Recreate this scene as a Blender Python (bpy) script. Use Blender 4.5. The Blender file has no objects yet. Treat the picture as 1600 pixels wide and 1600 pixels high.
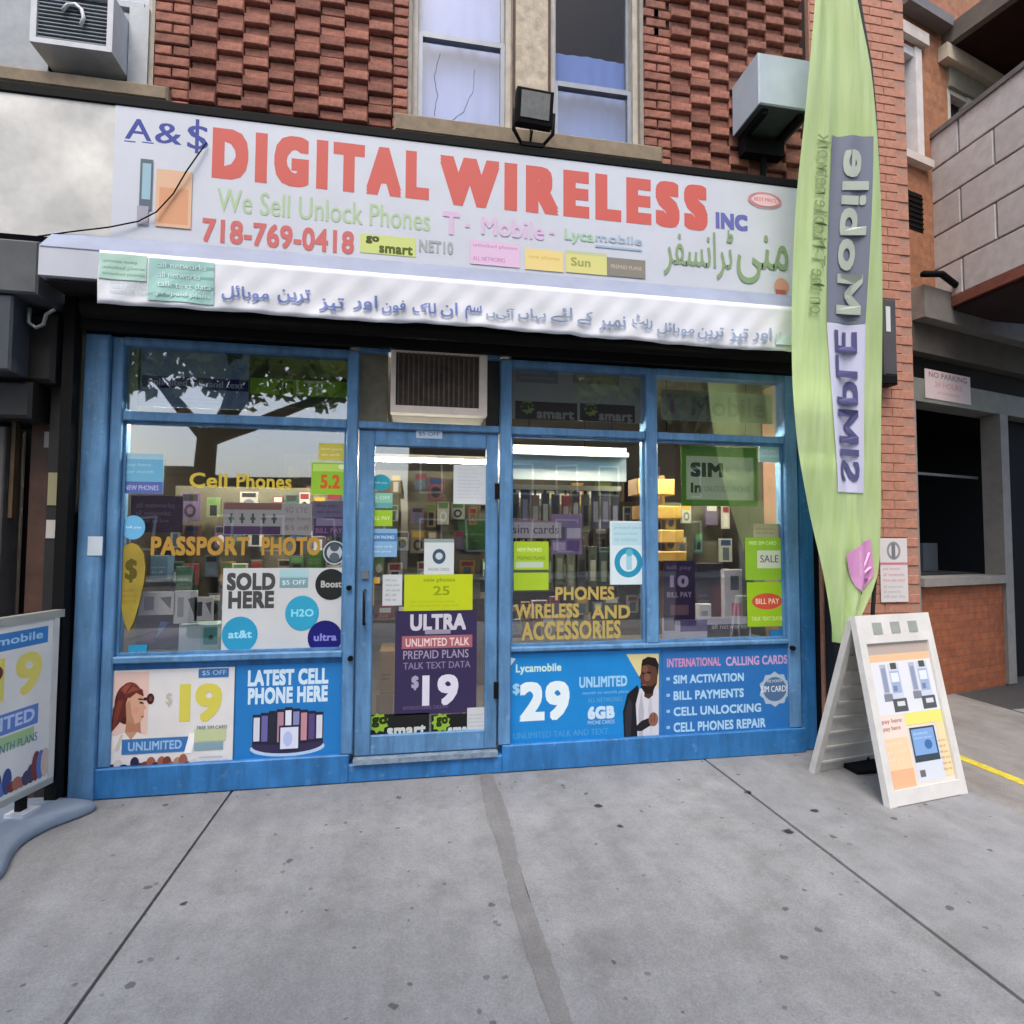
import bpy, bmesh, math, random
from mathutils import Matrix, Vector
R = math.radians
rnd = random.Random(7)
sc = bpy.context.scene
COL = sc.collection

# ------------------------------------------------------------------ camera
cam_d = bpy.data.cameras.new('camera')
cam_d.sensor_fit = 'HORIZONTAL'
cam_d.angle = 2*math.atan(800/886.2)
cam_d.clip_start = 0.05
cam_d.clip_end = 2000
cam = bpy.data.objects.new('camera', cam_d)
COL.objects.link(cam)
YAW, PITCH, ROLL = 0.172, 0.0466, 0.0045
fwd = Vector((math.sin(YAW)*math.cos(PITCH), math.cos(YAW)*math.cos(PITCH), math.sin(PITCH)))
rgt = Vector((math.cos(YAW), -math.sin(YAW), 0))
upv = rgt.cross(fwd)
r2 = rgt*math.cos(ROLL) + upv*math.sin(ROLL)
u2 = -rgt*math.sin(ROLL) + upv*math.cos(ROLL)
cam.matrix_world = Matrix(((r2.x, u2.x, -fwd.x, 0), (r2.y, u2.y, -fwd.y, -3.55), (r2.z, u2.z, -fwd.z, 1.45), (0, 0, 0, 1)))
sc.camera = cam

# ------------------------------------------------------------------ sky, sun, exposure
SUN_EL, SUN_AZ = 63, 200          # azimuth: compass-like, degrees from +Y towards +X
world = bpy.data.worlds.new('World')
sc.world = world
world.use_nodes = True
wn = world.node_tree
sky = wn.nodes.new('ShaderNodeTexSky')
sky.sky_type = 'NISHITA'
sky.sun_disc = False
sky.sun_elevation = R(SUN_EL)
sky.sun_rotation = R(SUN_AZ)
sky.air_density = 1.0
sky.dust_density = 4.0
sky.ozone_density = 1.0
wn.links.new(sky.outputs[0], wn.nodes['Background'].inputs[0])
wn.nodes['Background'].inputs[1].default_value = 0.15
sun_d = bpy.data.lights.new('sun', 'SUN')
sun_d.energy = 0.7
sun_d.angle = R(25)
sun_d.color = (1.0, 0.95, 0.88)
sun = bpy.data.objects.new('sun', sun_d)
COL.objects.link(sun)
sd = Vector((math.sin(R(SUN_AZ))*math.cos(R(SUN_EL)), math.cos(R(SUN_AZ))*math.cos(R(SUN_EL)), math.sin(R(SUN_EL))))
sun.rotation_euler = sd.to_track_quat('Z', 'Y').to_euler()
sc.view_settings.view_transform = 'Standard'
sc.view_settings.look = 'None'
sc.view_settings.exposure = 1.06
sc.view_settings.gamma = 1
sc.view_settings.use_curve_mapping = False
sc.cycles.use_denoising = True
sc.cycles.use_adaptive_sampling = True
sc.cycles.adaptive_threshold = 0.03
sc.cycles.max_bounces = 6
sc.cycles.diffuse_bounces = 3
sc.cycles.glossy_bounces = 4
sc.cycles.transparent_max_bounces = 24
sc.cycles.caustics_reflective = False
sc.cycles.caustics_refractive = False

# ------------------------------------------------------------------ materials
def lin(h):
    h = h.lstrip('#')
    out = []
    for i in (0, 2, 4):
        c = int(h[i:i+2], 16)/255
        out.append(c/12.92 if c <= 0.04045 else ((c+0.055)/1.055)**2.4)
    return tuple(out)

MATS = {}
def M(col, rough=0.6, var=0.08, scale=6.0, bump=0.0, metal=0.0, spec=0.5, rnd_obj=0.0, name=None, detail=3):
    key = (col, rough, var, scale, bump, metal, spec, rnd_obj)
    if key in MATS:
        return MATS[key]
    m = bpy.data.materials.new(name or ('paint_' + col.strip('#')))
    m.use_nodes = True
    nt = m.node_tree
    b = nt.nodes['Principled BSDF']
    b.inputs['Roughness'].default_value = rough
    b.inputs['Metallic'].default_value = metal
    b.inputs['Specular IOR Level'].default_value = spec
    c = lin(col)
    if var or bump or rnd_obj:
        tc = nt.nodes.new('ShaderNodeTexCoord')
        nz = nt.nodes.new('ShaderNodeTexNoise')
        nz.inputs['Scale'].default_value = scale
        nz.inputs['Detail'].default_value = detail
        nz.inputs['Roughness'].default_value = 0.65
        nt.links.new(tc.outputs['Object'], nz.inputs['Vector'])
        rp = nt.nodes.new('ShaderNodeValToRGB')
        rp.color_ramp.elements[0].position = 0.3
        rp.color_ramp.elements[1].position = 0.7
        rp.color_ramp.elements[0].color = tuple(x*(1-var) for x in c)+(1,)
        rp.color_ramp.elements[1].color = tuple(min(1, x*(1+var)) for x in c)+(1,)
        nt.links.new(nz.outputs['Fac'], rp.inputs['Fac'])
        last = rp.outputs['Color']
        if rnd_obj:
            oi = nt.nodes.new('ShaderNodeObjectInfo')
            mr = nt.nodes.new('ShaderNodeMapRange')
            mr.inputs['To Min'].default_value = 1-rnd_obj
            mr.inputs['To Max'].default_value = 1+rnd_obj
            nt.links.new(oi.outputs['Random'], mr.inputs['Value'])
            mx = nt.nodes.new('ShaderNodeMix')
            mx.data_type = 'RGBA'
            mx.blend_type = 'MULTIPLY'
            mx.inputs['Factor'].default_value = 1
            nt.links.new(last, mx.inputs['A'])
            cb = nt.nodes.new('ShaderNodeCombineColor')
            for k in range(3):
                nt.links.new(mr.outputs['Result'], cb.inputs[k])
            nt.links.new(cb.outputs['Color'], mx.inputs['B'])
            last = mx.outputs['Result']
        nt.links.new(last, b.inputs['Base Color'])
        if bump:
            bp = nt.nodes.new('ShaderNodeBump')
            bp.inputs['Strength'].default_value = bump
            bp.inputs['Distance'].default_value = 0.01
            nt.links.new(nz.outputs['Fac'], bp.inputs['Height'])
            nt.links.new(bp.outputs['Normal'], b.inputs['Normal'])
    else:
        b.inputs['Base Color'].default_value = c+(1,)
    MATS[key] = m
    return m

def ink(col):            # flat print colours
    return M(col, rough=0.55, var=0.0, spec=0.3)

def emit(col, strength, name):
    m = bpy.data.materials.new(name)
    m.use_nodes = True
    b = m.node_tree.nodes['Principled BSDF']
    b.inputs['Base Color'].default_value = (0.9, 0.9, 0.9, 1)
    b.inputs['Emission Color'].default_value = lin(col)+(1,)
    b.inputs['Emission Strength'].default_value = strength
    return m

def glass(name, ior, tint, wav=0.02):
    m = bpy.data.materials.new(name)
    m.use_nodes = True
    nt = m.node_tree
    nt.nodes.remove(nt.nodes['Principled BSDF'])
    out = nt.nodes['Material Output']
    tr = nt.nodes.new('ShaderNodeBsdfTransparent')
    tr.inputs[0].default_value = tint+(1,)
    gl = nt.nodes.new('ShaderNodeBsdfGlossy')
    gl.inputs['Roughness'].default_value = 0.015
    lw = nt.nodes.new('ShaderNodeLayerWeight')
    lw.inputs['Blend'].default_value = 0.5
    pw = nt.nodes.new('ShaderNodeMath'); pw.operation = 'POWER'; pw.inputs[1].default_value = 5
    nt.links.new(lw.outputs['Facing'], pw.inputs[0])
    fr = nt.nodes.new('ShaderNodeMapRange')          # Schlick, the same from both sides of the thin pane
    fr.inputs['To Min'].default_value = ((ior-1)/(ior+1))**2
    fr.inputs['To Max'].default_value = 1.0
    nt.links.new(pw.outputs[0], fr.inputs['Value'])
    mx = nt.nodes.new('ShaderNodeMixShader')
    tc = nt.nodes.new('ShaderNodeTexCoord')
    nz = nt.nodes.new('ShaderNodeTexNoise')
    nz.inputs['Scale'].default_value = 2.2
    nz.inputs['Detail'].default_value = 1
    bp = nt.nodes.new('ShaderNodeBump')
    bp.inputs['Strength'].default_value = wav
    bp.inputs['Distance'].default_value = 0.05
    nt.links.new(tc.outputs['Object'], nz.inputs['Vector'])
    nt.links.new(nz.outputs['Fac'], bp.inputs['Height'])
    nt.links.new(bp.outputs['Normal'], gl.inputs['Normal'])
    nt.links.new(fr.outputs[0], mx.inputs[0])
    nt.links.new(tr.outputs[0], mx.inputs[1])
    nt.links.new(gl.outputs[0], mx.inputs[2])
    nt.links.new(mx.outputs[0], out.inputs['Surface'])
    return m

def concrete(name, base, spots=True, stain=None):
    m = bpy.data.materials.new(name)
    m.use_nodes = True
    nt = m.node_tree
    N, L = nt.nodes.new, nt.links.new
    b = nt.nodes['Principled BSDF']
    b.inputs['Roughness'].default_value = 0.85
    b.inputs['Specular IOR Level'].default_value = 0.3
    geo = N('ShaderNodeNewGeometry')
    def noise(scale, detail, lo, hi, c0, c1, vec=None, rough=0.6):
        n = N('ShaderNodeTexNoise')
        n.inputs['Scale'].default_value = scale
        n.inputs['Detail'].default_value = detail
        n.inputs['Roughness'].default_value = rough
        L(vec or geo.outputs['Position'], n.inputs['Vector'])
        r = N('ShaderNodeValToRGB')
        r.color_ramp.elements[0].position = lo
        r.color_ramp.elements[1].position = hi
        r.color_ramp.elements[0].color = c0+(1,)
        r.color_ramp.elements[1].color = c1+(1,)
        L(n.outputs['Fac'], r.inputs['Fac'])
        return r.outputs['Color'], n
    def mul(a, bb, f=1.0):
        x = N('ShaderNodeMix')
        x.data_type = 'RGBA'
        x.blend_type = 'MULTIPLY'
        x.inputs['Factor'].default_value = f
        L(a, x.inputs['A'])
        L(bb, x.inputs['B'])
        return x.outputs['Result']
    c = lin(base)
    a, n1 = noise(0.9, 6, 0.25, 0.75, tuple(x*0.78 for x in c), tuple(x*1.14 for x in c))
    g, n2 = noise(140, 3, 0.3, 0.7, (0.80, 0.80, 0.80), (1.12, 1.12, 1.12))
    h, n3 = noise(6, 8, 0.3, 0.7, (0.80, 0.80, 0.80), (1.10, 1.10, 1.09), rough=0.75)
    st, _ = noise(1.7, 4, 0.52, 0.72, (1, 1, 1), (0.80, 0.785, 0.76), rough=0.7)
    col = mul(mul(mul(a, g), h), st)
    # streaks running out from the shop
    mp = N('ShaderNodeMapping')
    mp.inputs['Scale'].default_value = (5, 0.7, 1)
    L(geo.outputs['Position'], mp.inputs['Vector'])
    s, _ = noise(1.0, 5, 0.35, 0.65, (0.90, 0.89, 0.88), (1.04, 1.04, 1.04), vec=mp.outputs['Vector'])
    col = mul(col, s)
    if spots:
        for scale, rad, thr, dark in ((4.2, 0.075, 0.50, 0.13), (9.0, 0.10, 0.75, 0.45), (2.3, 0.05, 0.45, 0.10), (15.0, 0.11, 0.55, 0.6)):
            v = N('ShaderNodeTexVoronoi')
            v.inputs['Scale'].default_value = scale
            wob = N('ShaderNodeTexNoise')
            wob.inputs['Scale'].default_value = 30
            L(geo.outputs['Position'], wob.inputs['Vector'])
            vm = N('ShaderNodeVectorMath')
            vm.operation = 'MULTIPLY_ADD'
            vm.inputs[1].default_value = (0.03, 0.03, 0)
            L(wob.outputs['Color'], vm.inputs[0])
            L(geo.outputs['Position'], vm.inputs[2])
            L(vm.outputs[0], v.inputs['Vector'])
            sep = N('ShaderNodeSeparateColor')
            L(v.outputs['Color'], sep.inputs[0])
            lt = N('ShaderNodeMath')
            lt.operation = 'LESS_THAN'
            lt.inputs[1].default_value = thr
            L(sep.outputs[0], lt.inputs[0])
            sz = N('ShaderNodeMath')
            sz.operation = 'MULTIPLY'
            sz.inputs[1].default_value = rad*1.6
            L(sep.outputs[1], sz.inputs[0])
            df = N('ShaderNodeMath')
            df.operation = 'SUBTRACT'
            L(sz.outputs[0], df.inputs[0])
            L(v.outputs['Distance'], df.inputs[1])
            sm = N('ShaderNodeMapRange')
            sm.inputs['From Min'].default_value = 0.0
            sm.inputs['From Max'].default_value = 0.03
            L(df.outputs[0], sm.inputs['Value'])
            mk = N('ShaderNodeMath')
            mk.operation = 'MULTIPLY'
            L(sm.outputs[0], mk.inputs[0])
            L(lt.outputs[0], mk.inputs[1])
            x = N('ShaderNodeMix')
            x.data_type = 'RGBA'
            x.blend_type = 'MULTIPLY'
            x.inputs['B'].default_value = (dark, dark, dark, 1)
            L(mk.outputs[0], x.inputs['Factor'])
            L(col, x.inputs['A'])
            col = x.outputs['Result']
    L(col, b.inputs['Base Color'])
    bp = N('ShaderNodeBump')
    bp.inputs['Strength'].default_value = 0.25
    bp.inputs['Distance'].default_value = 0.004
    L(n2.outputs['Fac'], bp.inputs['Height'])
    L(bp.outputs['Normal'], b.inputs['Normal'])
    return m

def brick_mat(name, c1, c2, mortar, scale=1.0, rot=None):
    m = bpy.data.materials.new(name)
    m.use_nodes = True
    nt = m.node_tree
    N, L = nt.nodes.new, nt.links.new
    b = nt.nodes['Principled BSDF']
    b.inputs['Roughness'].default_value = 0.85
    tc = N('ShaderNodeTexCoord')
    mp = N('ShaderNodeMapping')
    mp.inputs['Rotation'].default_value = rot or (R(90), 0, 0)
    L(tc.outputs['Object'], mp.inputs['Vector'])
    t = N('ShaderNodeTexBrick')
    t.inputs['Color1'].default_value = lin(c1)+(1,)
    t.inputs['Color2'].default_value = lin(c2)+(1,)
    t.inputs['Mortar'].default_value = lin(mortar)+(1,)
    t.inputs['Scale'].default_value = scale
    t.inputs['Brick Width'].default_value = 0.21
    t.inputs['Row Height'].default_value = 0.067
    t.inputs['Mortar Size'].default_value = 0.006
    L(mp.outputs['Vector'], t.inputs['Vector'])
    n = N('ShaderNodeTexNoise')
    n.inputs['Scale'].default_value = 14
    n.inputs['Detail'].default_value = 6
    L(tc.outputs['Object'], n.inputs['Vector'])
    r = N('ShaderNodeValToRGB')
    r.color_ramp.elements[0].position = 0.3
    r.color_ramp.elements[1].position = 0.7
    r.color_ramp.elements[0].color = (0.72, 0.72, 0.72, 1)
    r.color_ramp.elements[1].color = (1.1, 1.1, 1.1, 1)
    L(n.outputs['Fac'], r.inputs['Fac'])
    x = N('ShaderNodeMix')
    x.data_type = 'RGBA'
    x.blend_type = 'MULTIPLY'
    x.inputs['Factor'].default_value = 1
    L(t.outputs['Color'], x.inputs['A'])
    L(r.outputs['Color'], x.inputs['B'])
    L(x.outputs['Result'], b.inputs['Base Color'])
    bp = N('ShaderNodeBump')
    bp.inputs['Strength'].default_value = 0.6
    bp.inputs['Distance'].default_value = 0.008
    L(t.outputs['Fac'], bp.inputs['Height'])
    bp.invert = True
    L(bp.outputs['Normal'], b.inputs['Normal'])
    return m

def worn_paint(name, base, chip, amount=0.4, rough=0.5):
    """painted wood or metal with scuffs, chips and grime of its own"""
    m = bpy.data.materials.new(name)
    m.use_nodes = True
    nt = m.node_tree
    N, L = nt.nodes.new, nt.links.new
    b = nt.nodes['Principled BSDF']
    b.inputs['Roughness'].default_value = rough
    b.inputs['Specular IOR Level'].default_value = 0.4
    tc = N('ShaderNodeNewGeometry')
    c = lin(base)
    def noise(scale, detail, lo, hi, c0, c1, sc3=None, rgh=0.65):
        n = N('ShaderNodeTexNoise')
        n.inputs['Scale'].default_value = scale
        n.inputs['Detail'].default_value = detail
        n.inputs['Roughness'].default_value = rgh
        if sc3:
            mp = N('ShaderNodeMapping')
            mp.inputs['Scale'].default_value = sc3
            L(tc.outputs['Position'], mp.inputs['Vector'])
            L(mp.outputs['Vector'], n.inputs['Vector'])
        else:
            L(tc.outputs['Position'], n.inputs['Vector'])
        r = N('ShaderNodeValToRGB')
        r.color_ramp.elements[0].position = lo
        r.color_ramp.elements[1].position = hi
        r.color_ramp.elements[0].color = c0+(1,)
        r.color_ramp.elements[1].color = c1+(1,)
        L(n.outputs['Fac'], r.inputs['Fac'])
        return r.outputs['Color'], n
    a, n1 = noise(3.0, 6, 0.3, 0.7, tuple(x*0.78 for x in c), tuple(min(1, x*1.18+0.01) for x in c))
    k, n2 = noise(16, 8, 0.58, 0.66, (0, 0, 0), (1, 1, 1), rgh=0.7)
    d, n3 = noise(2.0, 6, 0.42, 0.75, (1, 1, 1), (0.50, 0.49, 0.48), sc3=(9, 9, 1.2))
    x = N('ShaderNodeMix')
    x.data_type = 'RGBA'
    sf = N('ShaderNodeMath')
    sf.operation = 'MULTIPLY'
    sf.inputs[1].default_value = amount
    L(k, sf.inputs[0])
    L(sf.outputs[0], x.inputs['Factor'])
    L(a, x.inputs['A'])
    x.inputs['B'].default_value = lin(chip)+(1,)
    y = N('ShaderNodeMix')
    y.data_type = 'RGBA'
    y.blend_type = 'MULTIPLY'
    y.inputs['Factor'].default_value = 0.85
    L(x.outputs['Result'], y.inputs['A'])
    L(d, y.inputs['B'])
    L(y.outputs['Result'], b.inputs['Base Color'])
    bp = N('ShaderNodeBump')
    bp.inputs['Strength'].default_value = 0.15
    bp.inputs['Distance'].default_value = 0.003
    L(n2.outputs['Fac'], bp.inputs['Height'])
    L(bp.outputs['Normal'], b.inputs['Normal'])
    return m

GLASS = glass('shop_glass', 2.7, (0.96, 0.97, 0.97))
GLASS_UP = glass('upper_glass', 1.9, (0.95, 0.96, 0.98), 0.05)
BLUE = worn_paint('blue_frame_paint', '#5f90bd', '#93b3cf')
BLUE_D = worn_paint('blue_panel_paint', '#2f78b8', '#79a3c8')
BRICK = M('#946252', 0.9, 0.34, 22, 0.6, rnd_obj=0.30, name='rough_red_brick')
MORTAR = M('#2a1a17', 0.95, 0.15, 40, 0.3, name='red_mortar')
BRICK_O = M('#b5806b', 0.9, 0.16, 25, 0.3, name='orange_brick')
MORTAR_O = M('#ab8270', 0.95, 0.12, 40, 0.2, name='orange_mortar')
STONE = M('#8b7d68', 0.85, 0.2, 12, 0.3, name='weathered_sill_stone')
WHITE = M('#ccd2dc', 0.5, 0.05, 2.5, name='white_vinyl')
BLACK = M('#070708', 0.75, 0.2, 8, spec=0.2, name='black_metal')
DARK = M('#141211', 0.85, 0.25, 6, spec=0.2, name='dark_grimy_metal')
FRAMEW = M('#b9b2a4', 0.6, 0.18, 9, 0.1, name='old_cream_paint')

# ------------------------------------------------------------------ mesh helpers
WM = {}
def link(o, parent=None):
    COL.objects.link(o)
    WM[o.name] = Matrix.Translation(o.location)
    if parent is not None:
        o.parent = parent
        o.matrix_parent_inverse = WM[parent.name].inverted()
    return o

def empty(name, loc, label=None, cat=None, group=None, kind=None):
    o = bpy.data.objects.new(name, None)
    o.location = loc
    o.empty_display_size = 0.1
    link(o)
    tag(o, label, cat, group, kind)
    return o

def tag(o, label=None, cat=None, group=None, kind=None):
    if label: o['label'] = label
    if cat: o['category'] = cat
    if group: o['group'] = group
    if kind: o['kind'] = kind
    return o

class MB:
    def __init__(s):
        s.v = []; s.f = []; s.m = []; s.mats = []; s.sm = []
    def mi(s, mat):
        if mat not in s.mats: s.mats.append(mat)
        return s.mats.index(mat)
    def add(s, verts, faces, mat, smooth=False):
        o = len(s.v); k = s.mi(mat)
        s.v += [tuple(q) for q in verts]
        for f in faces:
            s.f.append(tuple(i+o for i in f)); s.m.append(k); s.sm.append(smooth)
        return s
    def box(s, x0, x1, y0, y1, z0, z1, mat, T=None):
        vs = [(x, y, z) for x in (x0, x1) for y in (y0, y1) for z in (z0, z1)]
        if T: vs = [T(*q) for q in vs]
        return s.add(vs, [(0,1,3,2),(4,6,7,5),(0,4,5,1),(2,3,7,6),(0,2,6,4),(1,5,7,3)], mat)
    def bevbox(s, x0, x1, y0, y1, z0, z1, mat, b=0.006, T=None):
        """box whose front (low y) edges and top/bottom are chamfered"""
        vs = []
        for y, i in ((y0, b), (y0+b, 0), (y1, 0)):
            vs += [(x0+i, y, z0+i), (x1-i, y, z0+i), (x1-i, y, z1-i), (x0+i, y, z1-i)]
        if T: vs = [T(*q) for q in vs]
        fs = [(0,1,2,3)]
        for a in (0, 4):
            for k in range(4):
                j = (k+1) % 4
                fs.append((a+k, a+4+k, a+4+j, a+j))
        fs.append((11,10,9,8))
        return s.add(vs, fs, mat)
    def tube(s, pts, r, mat, n=10, caps=True):
        pts = [Vector(p) for p in pts]
        rs = r if isinstance(r, (list, tuple)) else [r]*len(pts)
        vs = []; fs = []
        ref = Vector((0.31, 0.87, 0.38))
        for i, p in enumerate(pts):
            d = (pts[min(i+1, len(pts)-1)] - pts[max(i-1, 0)]).normalized()
            a = d.cross(ref)
            if a.length < 1e-3: a = d.cross(Vector((1, 0, 0)))
            a.normalize(); b = d.cross(a)
            for k in range(n):
                t = 2*math.pi*k/n
                vs.append(p + (a*math.cos(t)+b*math.sin(t))*rs[i])
        for i in range(len(pts)-1):
            for k in range(n):
                j = (k+1) % n
                fs.append((i*n+k, i*n+j, (i+1)*n+j, (i+1)*n+k))
        if caps:
            fs.append(tuple(range(n-1, -1, -1)))
            fs.append(tuple((len(pts)-1)*n+k for k in range(n)))
        return s.add(vs, fs, mat, True)
    def prism(s, poly, lo, hi, mat, F):
        """poly in 2D extruded between lo and hi, F(a,b,h) -> world"""
        n = len(poly)
        vs = [F(a, b, lo) for a, b in poly] + [F(a, b, hi) for a, b in poly]
        fs = [tuple(range(n-1, -1, -1)), tuple(range(n, 2*n))]
        for k in range(n):
            j = (k+1) % n
            fs.append((k, j, n+j, n+k))
        return s.add(vs, fs, mat)
    def mesh(s, name):
        me = bpy.data.meshes.new(name)
        me.from_pydata(s.v, [], s.f)
        for m in s.mats: me.materials.append(m)
        me.polygons.foreach_set('material_index', s.m)
        me.polygons.foreach_set('use_smooth', s.sm)
        me.update()
        return me
    def build(s, name, parent=None, label=None, cat=None, group=None, kind=None, fix=True):
        me = s.mesh(name)
        if fix:
            bm = bmesh.new(); bm.from_mesh(me)
            bmesh.ops.recalc_face_normals(bm, faces=bm.faces)
            bm.to_mesh(me); bm.free()
        o = bpy.data.objects.new(name, me)
        link(o, parent)
        tag(o, label, cat, group, kind)
        return o

def part(name, parent, boxes, mat, bev=0.0, **kw):
    mb = MB()
    for b in boxes:
        if bev: mb.bevbox(*b, mat, b=bev)
        else: mb.box(*b, mat)
    return mb.build(name, parent, **kw)

# ------------------------------------------------------------------ flat print
def glyphs(s, space=1.0):
    c = bpy.data.curves.new('lettering', 'FONT')
    c.space_character = space
    c.body = s
    c.resolution_u = 3
    c.fill_mode = 'FRONT'
    o = bpy.data.objects.new('lettering', c)
    m = o.to_mesh()
    v = [(q.co.x, q.co.y) for q in m.vertices]
    f = [tuple(p.vertices) for p in m.polygons]
    o.to_mesh_clear()
    bpy.data.objects.remove(o)
    bpy.data.curves.remove(c)
    return v, f

ARAB = {}
for ch, code in (('م',0xFEE1),('ن',0xFEE5),('س',0xFEB1),('ف',0xFED1),('ب',0xFE8F),('ل',0xFEDD),('ق',0xFED5),('ت',0xFE95),('ش',0xFEB5),('ع',0xFEC9),('ئ',0xFE89)):
    ARAB[ch] = (code, code+1, code+2, code+3)
ARAB['ی'] = (0xFBFC, 0xFBFD, 0xFBFE, 0xFBFF)
ARAB['ٹ'] = (0xFB66, 0xFB67, 0xFB68, 0xFB69)
ARAB['ک'] = (0xFB8E, 0xFB8F, 0xFB90, 0xFB91)
ARAB['ہ'] = (0xFBA6, 0xFBA7, 0xFBA8, 0xFBA9)
for ch, a in (('ر',0xFEAD),('ا',0xFE8D),('و',0xFEED),('د',0xFEA9),('آ',0xFE81),('ے',0xFBAE),('ز',0xFEAF)):
    ARAB[ch] = (a, a+1)
def shape(word):
    out = []
    for w in word.split(' '):
        r = ''
        for i, ch in enumerate(w):
            if ch not in ARAB:
                r += ch
                continue
            f = ARAB[ch]
            pj = i > 0 and len(ARAB.get(w[i-1], (0,))) == 4
            nj = i < len(w)-1 and len(f) == 4 and w[i+1] in ARAB
            k = (3 if pj else 2) if nj else (1 if pj else 0)
            r += chr(f[k])
        out.append(r[::-1])
    return ' '.join(out[::-1])

FINE = "unlimited talk and text|no contract|international calling|prepaid plans|activate today|bill pay|sim cards|data plan|per month|new phones|top up|plans|4G LTE|unlimited data|all networks|pay here|sim|best price|free sim card|phone cards|unlocked phones|new|sale|talk text data|month to month plans|$5 off|go|we buy phones".split('|')

class Art:
    aspect = 1.0
    """flat print laid on a surface; F(u,v,n) maps print coordinates and height above the surface to the world"""
    def __init__(s, F, step=0.0001):
        s.F = F; s.mb = MB(); s.n = step; s.step = step
        s.T = lambda u, v: (u, v)
    def _add(s, pts, faces, mat):
        s.mb.add([s.F(*s.T(u, v), s.n) for u, v in pts], faces, mat)
    def up(s, k=1.0):
        s.n += s.step*k
        return s
    def rect(s, r, c, nx=1, nz=1):
        s.up(0.5)
        u0, v0, u1, v1 = r
        pts = [(u0+(u1-u0)*i/nx, v0+(v1-v0)*j/nz) for j in range(nz+1) for i in range(nx+1)]
        fs = [(j*(nx+1)+i, j*(nx+1)+i+1, (j+1)*(nx+1)+i+1, (j+1)*(nx+1)+i) for j in range(nz) for i in range(nx)]
        s._add(pts, fs, ink(c))
    def poly(s, pts, c):
        s.up(0.5)
        s._add(pts, [tuple(range(len(pts)))], ink(c))
    def oval(s, r, c, n=28, hole=0.0, a0=0, a1=360):
        s.up(0.5)
        u0, v0, u1, v1 = r
        cu, cv, ru, rv = (u0+u1)/2, (v0+v1)/2, (u1-u0)/2, (v1-v0)/2
        full = a1-a0 >= 360
        k = n if full else n+1
        an = [R(a0+(a1-a0)*i/n) for i in range(k)]
        o = [(cu+ru*math.cos(t), cv+rv*math.sin(t)) for t in an]
        if hole:
            q = [(cu+ru*hole*math.cos(t), cv+rv*hole*math.sin(t)) for t in an]
            fs = [(i, (i+1) % k, k+(i+1) % k, k+i) for i in range(k if full else k-1)]
            s._add(o+q, fs, ink(c))
        else:
            s._add(o, [tuple(range(k))], ink(c))
    def text(s, t, r, c, bold=0.0, skew=0.0, mirror=False, slope=0.0, space=None, by=None):
        v, f = glyphs(t, space or (1.0 + 1.3*bold if len(t) > 1 and ord(t[0]) < 1000 else 1.0))
        by = bold if by is None else by
        if not v: return
        x0 = min(q[0] for q in v); x1 = max(q[0] for q in v)
        y0 = min(q[1] for q in v); y1 = max(q[1] for q in v)
        u0, v0, u1, v1 = r
        sx = (u1-u0)/max(1e-6, x1-x0+2*bold)
        sy = (v1-v0)/max(1e-6, y1-y0+2*by)
        if mirror: pass
        sh = [(0, 0)] if not bold else [(i*bold, j*by) for i in ((-1, -.35, .35, 1) if bold < 0.05 else (-1, -.75, -.5, -.25, 0, .25, .5, .75, 1)) for j in (-1, 0, 1)] if bold > 0.015 else [(-bold, 0), (0, 0), (bold, 0)]
        for k, (dx, dy) in enumerate(sh):
            s.n += 0.000012
            pts = []
            for x, y in v:
                a = (x-x0+bold+dx); b = (y-y0+by+dy)
                a += skew*b
                if mirror: a = (x1-x0+2*bold)-a
                pts.append((u0+a*sx, v0+b*sy+slope*a*sx))
            s._add(pts, f, ink(c))
        s.up(0.5)
    def greek(s, r, c, rows=1, seed=1, fill=0.62, wmin=0, wmax=0):
        """lines of fine print"""
        g = random.Random(seed)
        u0, v0, u1, v1 = r
        rh = (v1-v0)/rows
        h = rh*fill
        asp = abs(s.aspect)
        for k in range(rows):
            b = v1-(k+1)*rh+rh*(1-fill)/2
            w = (u1-u0)*(1.0 if rows == 1 else g.uniform(0.72, 1.0))
            n = max(2, int(w*asp/(h*0.58)))
            best = sorted(FINE, key=lambda q: abs(len(q)-n)+g.random()*2)
            t = best[0]
            if n > 26:
                t = ''
                while len(t) < n-8:
                    t += g.choice([q for q in FINE if len(q) < 26])+'  '
                t = t.strip()
            if rows == 1 and g.random() < 0.6: t = t.upper()
            s.text(t, (u0, b, u0+w, b+h), c, 0.012)
    def build(s, name, parent):
        if s.mb.v:
            return s.mb.build(name, parent, fix=False)

def wall_art(y):
    return Art(lambda u, v, n: (u, y-n, v))

def poster(name, r, y, paper, label, cat='poster', th=0.002, art=None, group=None, pname='print'):
    """a thin sheet facing the street with its print"""
    x0, z0, x1, z1 = r
    mb = MB()
    mb.box(x0, x1, y, y+th, z0, z1, M(paper, 0.45, 0.04, 5) if isinstance(paper, str) else paper)
    o = mb.build(name, None, label, cat, group)
    if art:
        a = wall_art(y)
        art(a, r)
        a.build(pname, o)
    return o

def sub(r, a, b, c, d):
    """fraction of a rectangle"""
    return (r[0]+(r[2]-r[0])*a, r[1]+(r[3]-r[1])*b, r[0]+(r[2]-r[0])*c, r[1]+(r[3]-r[1])*d)

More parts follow.
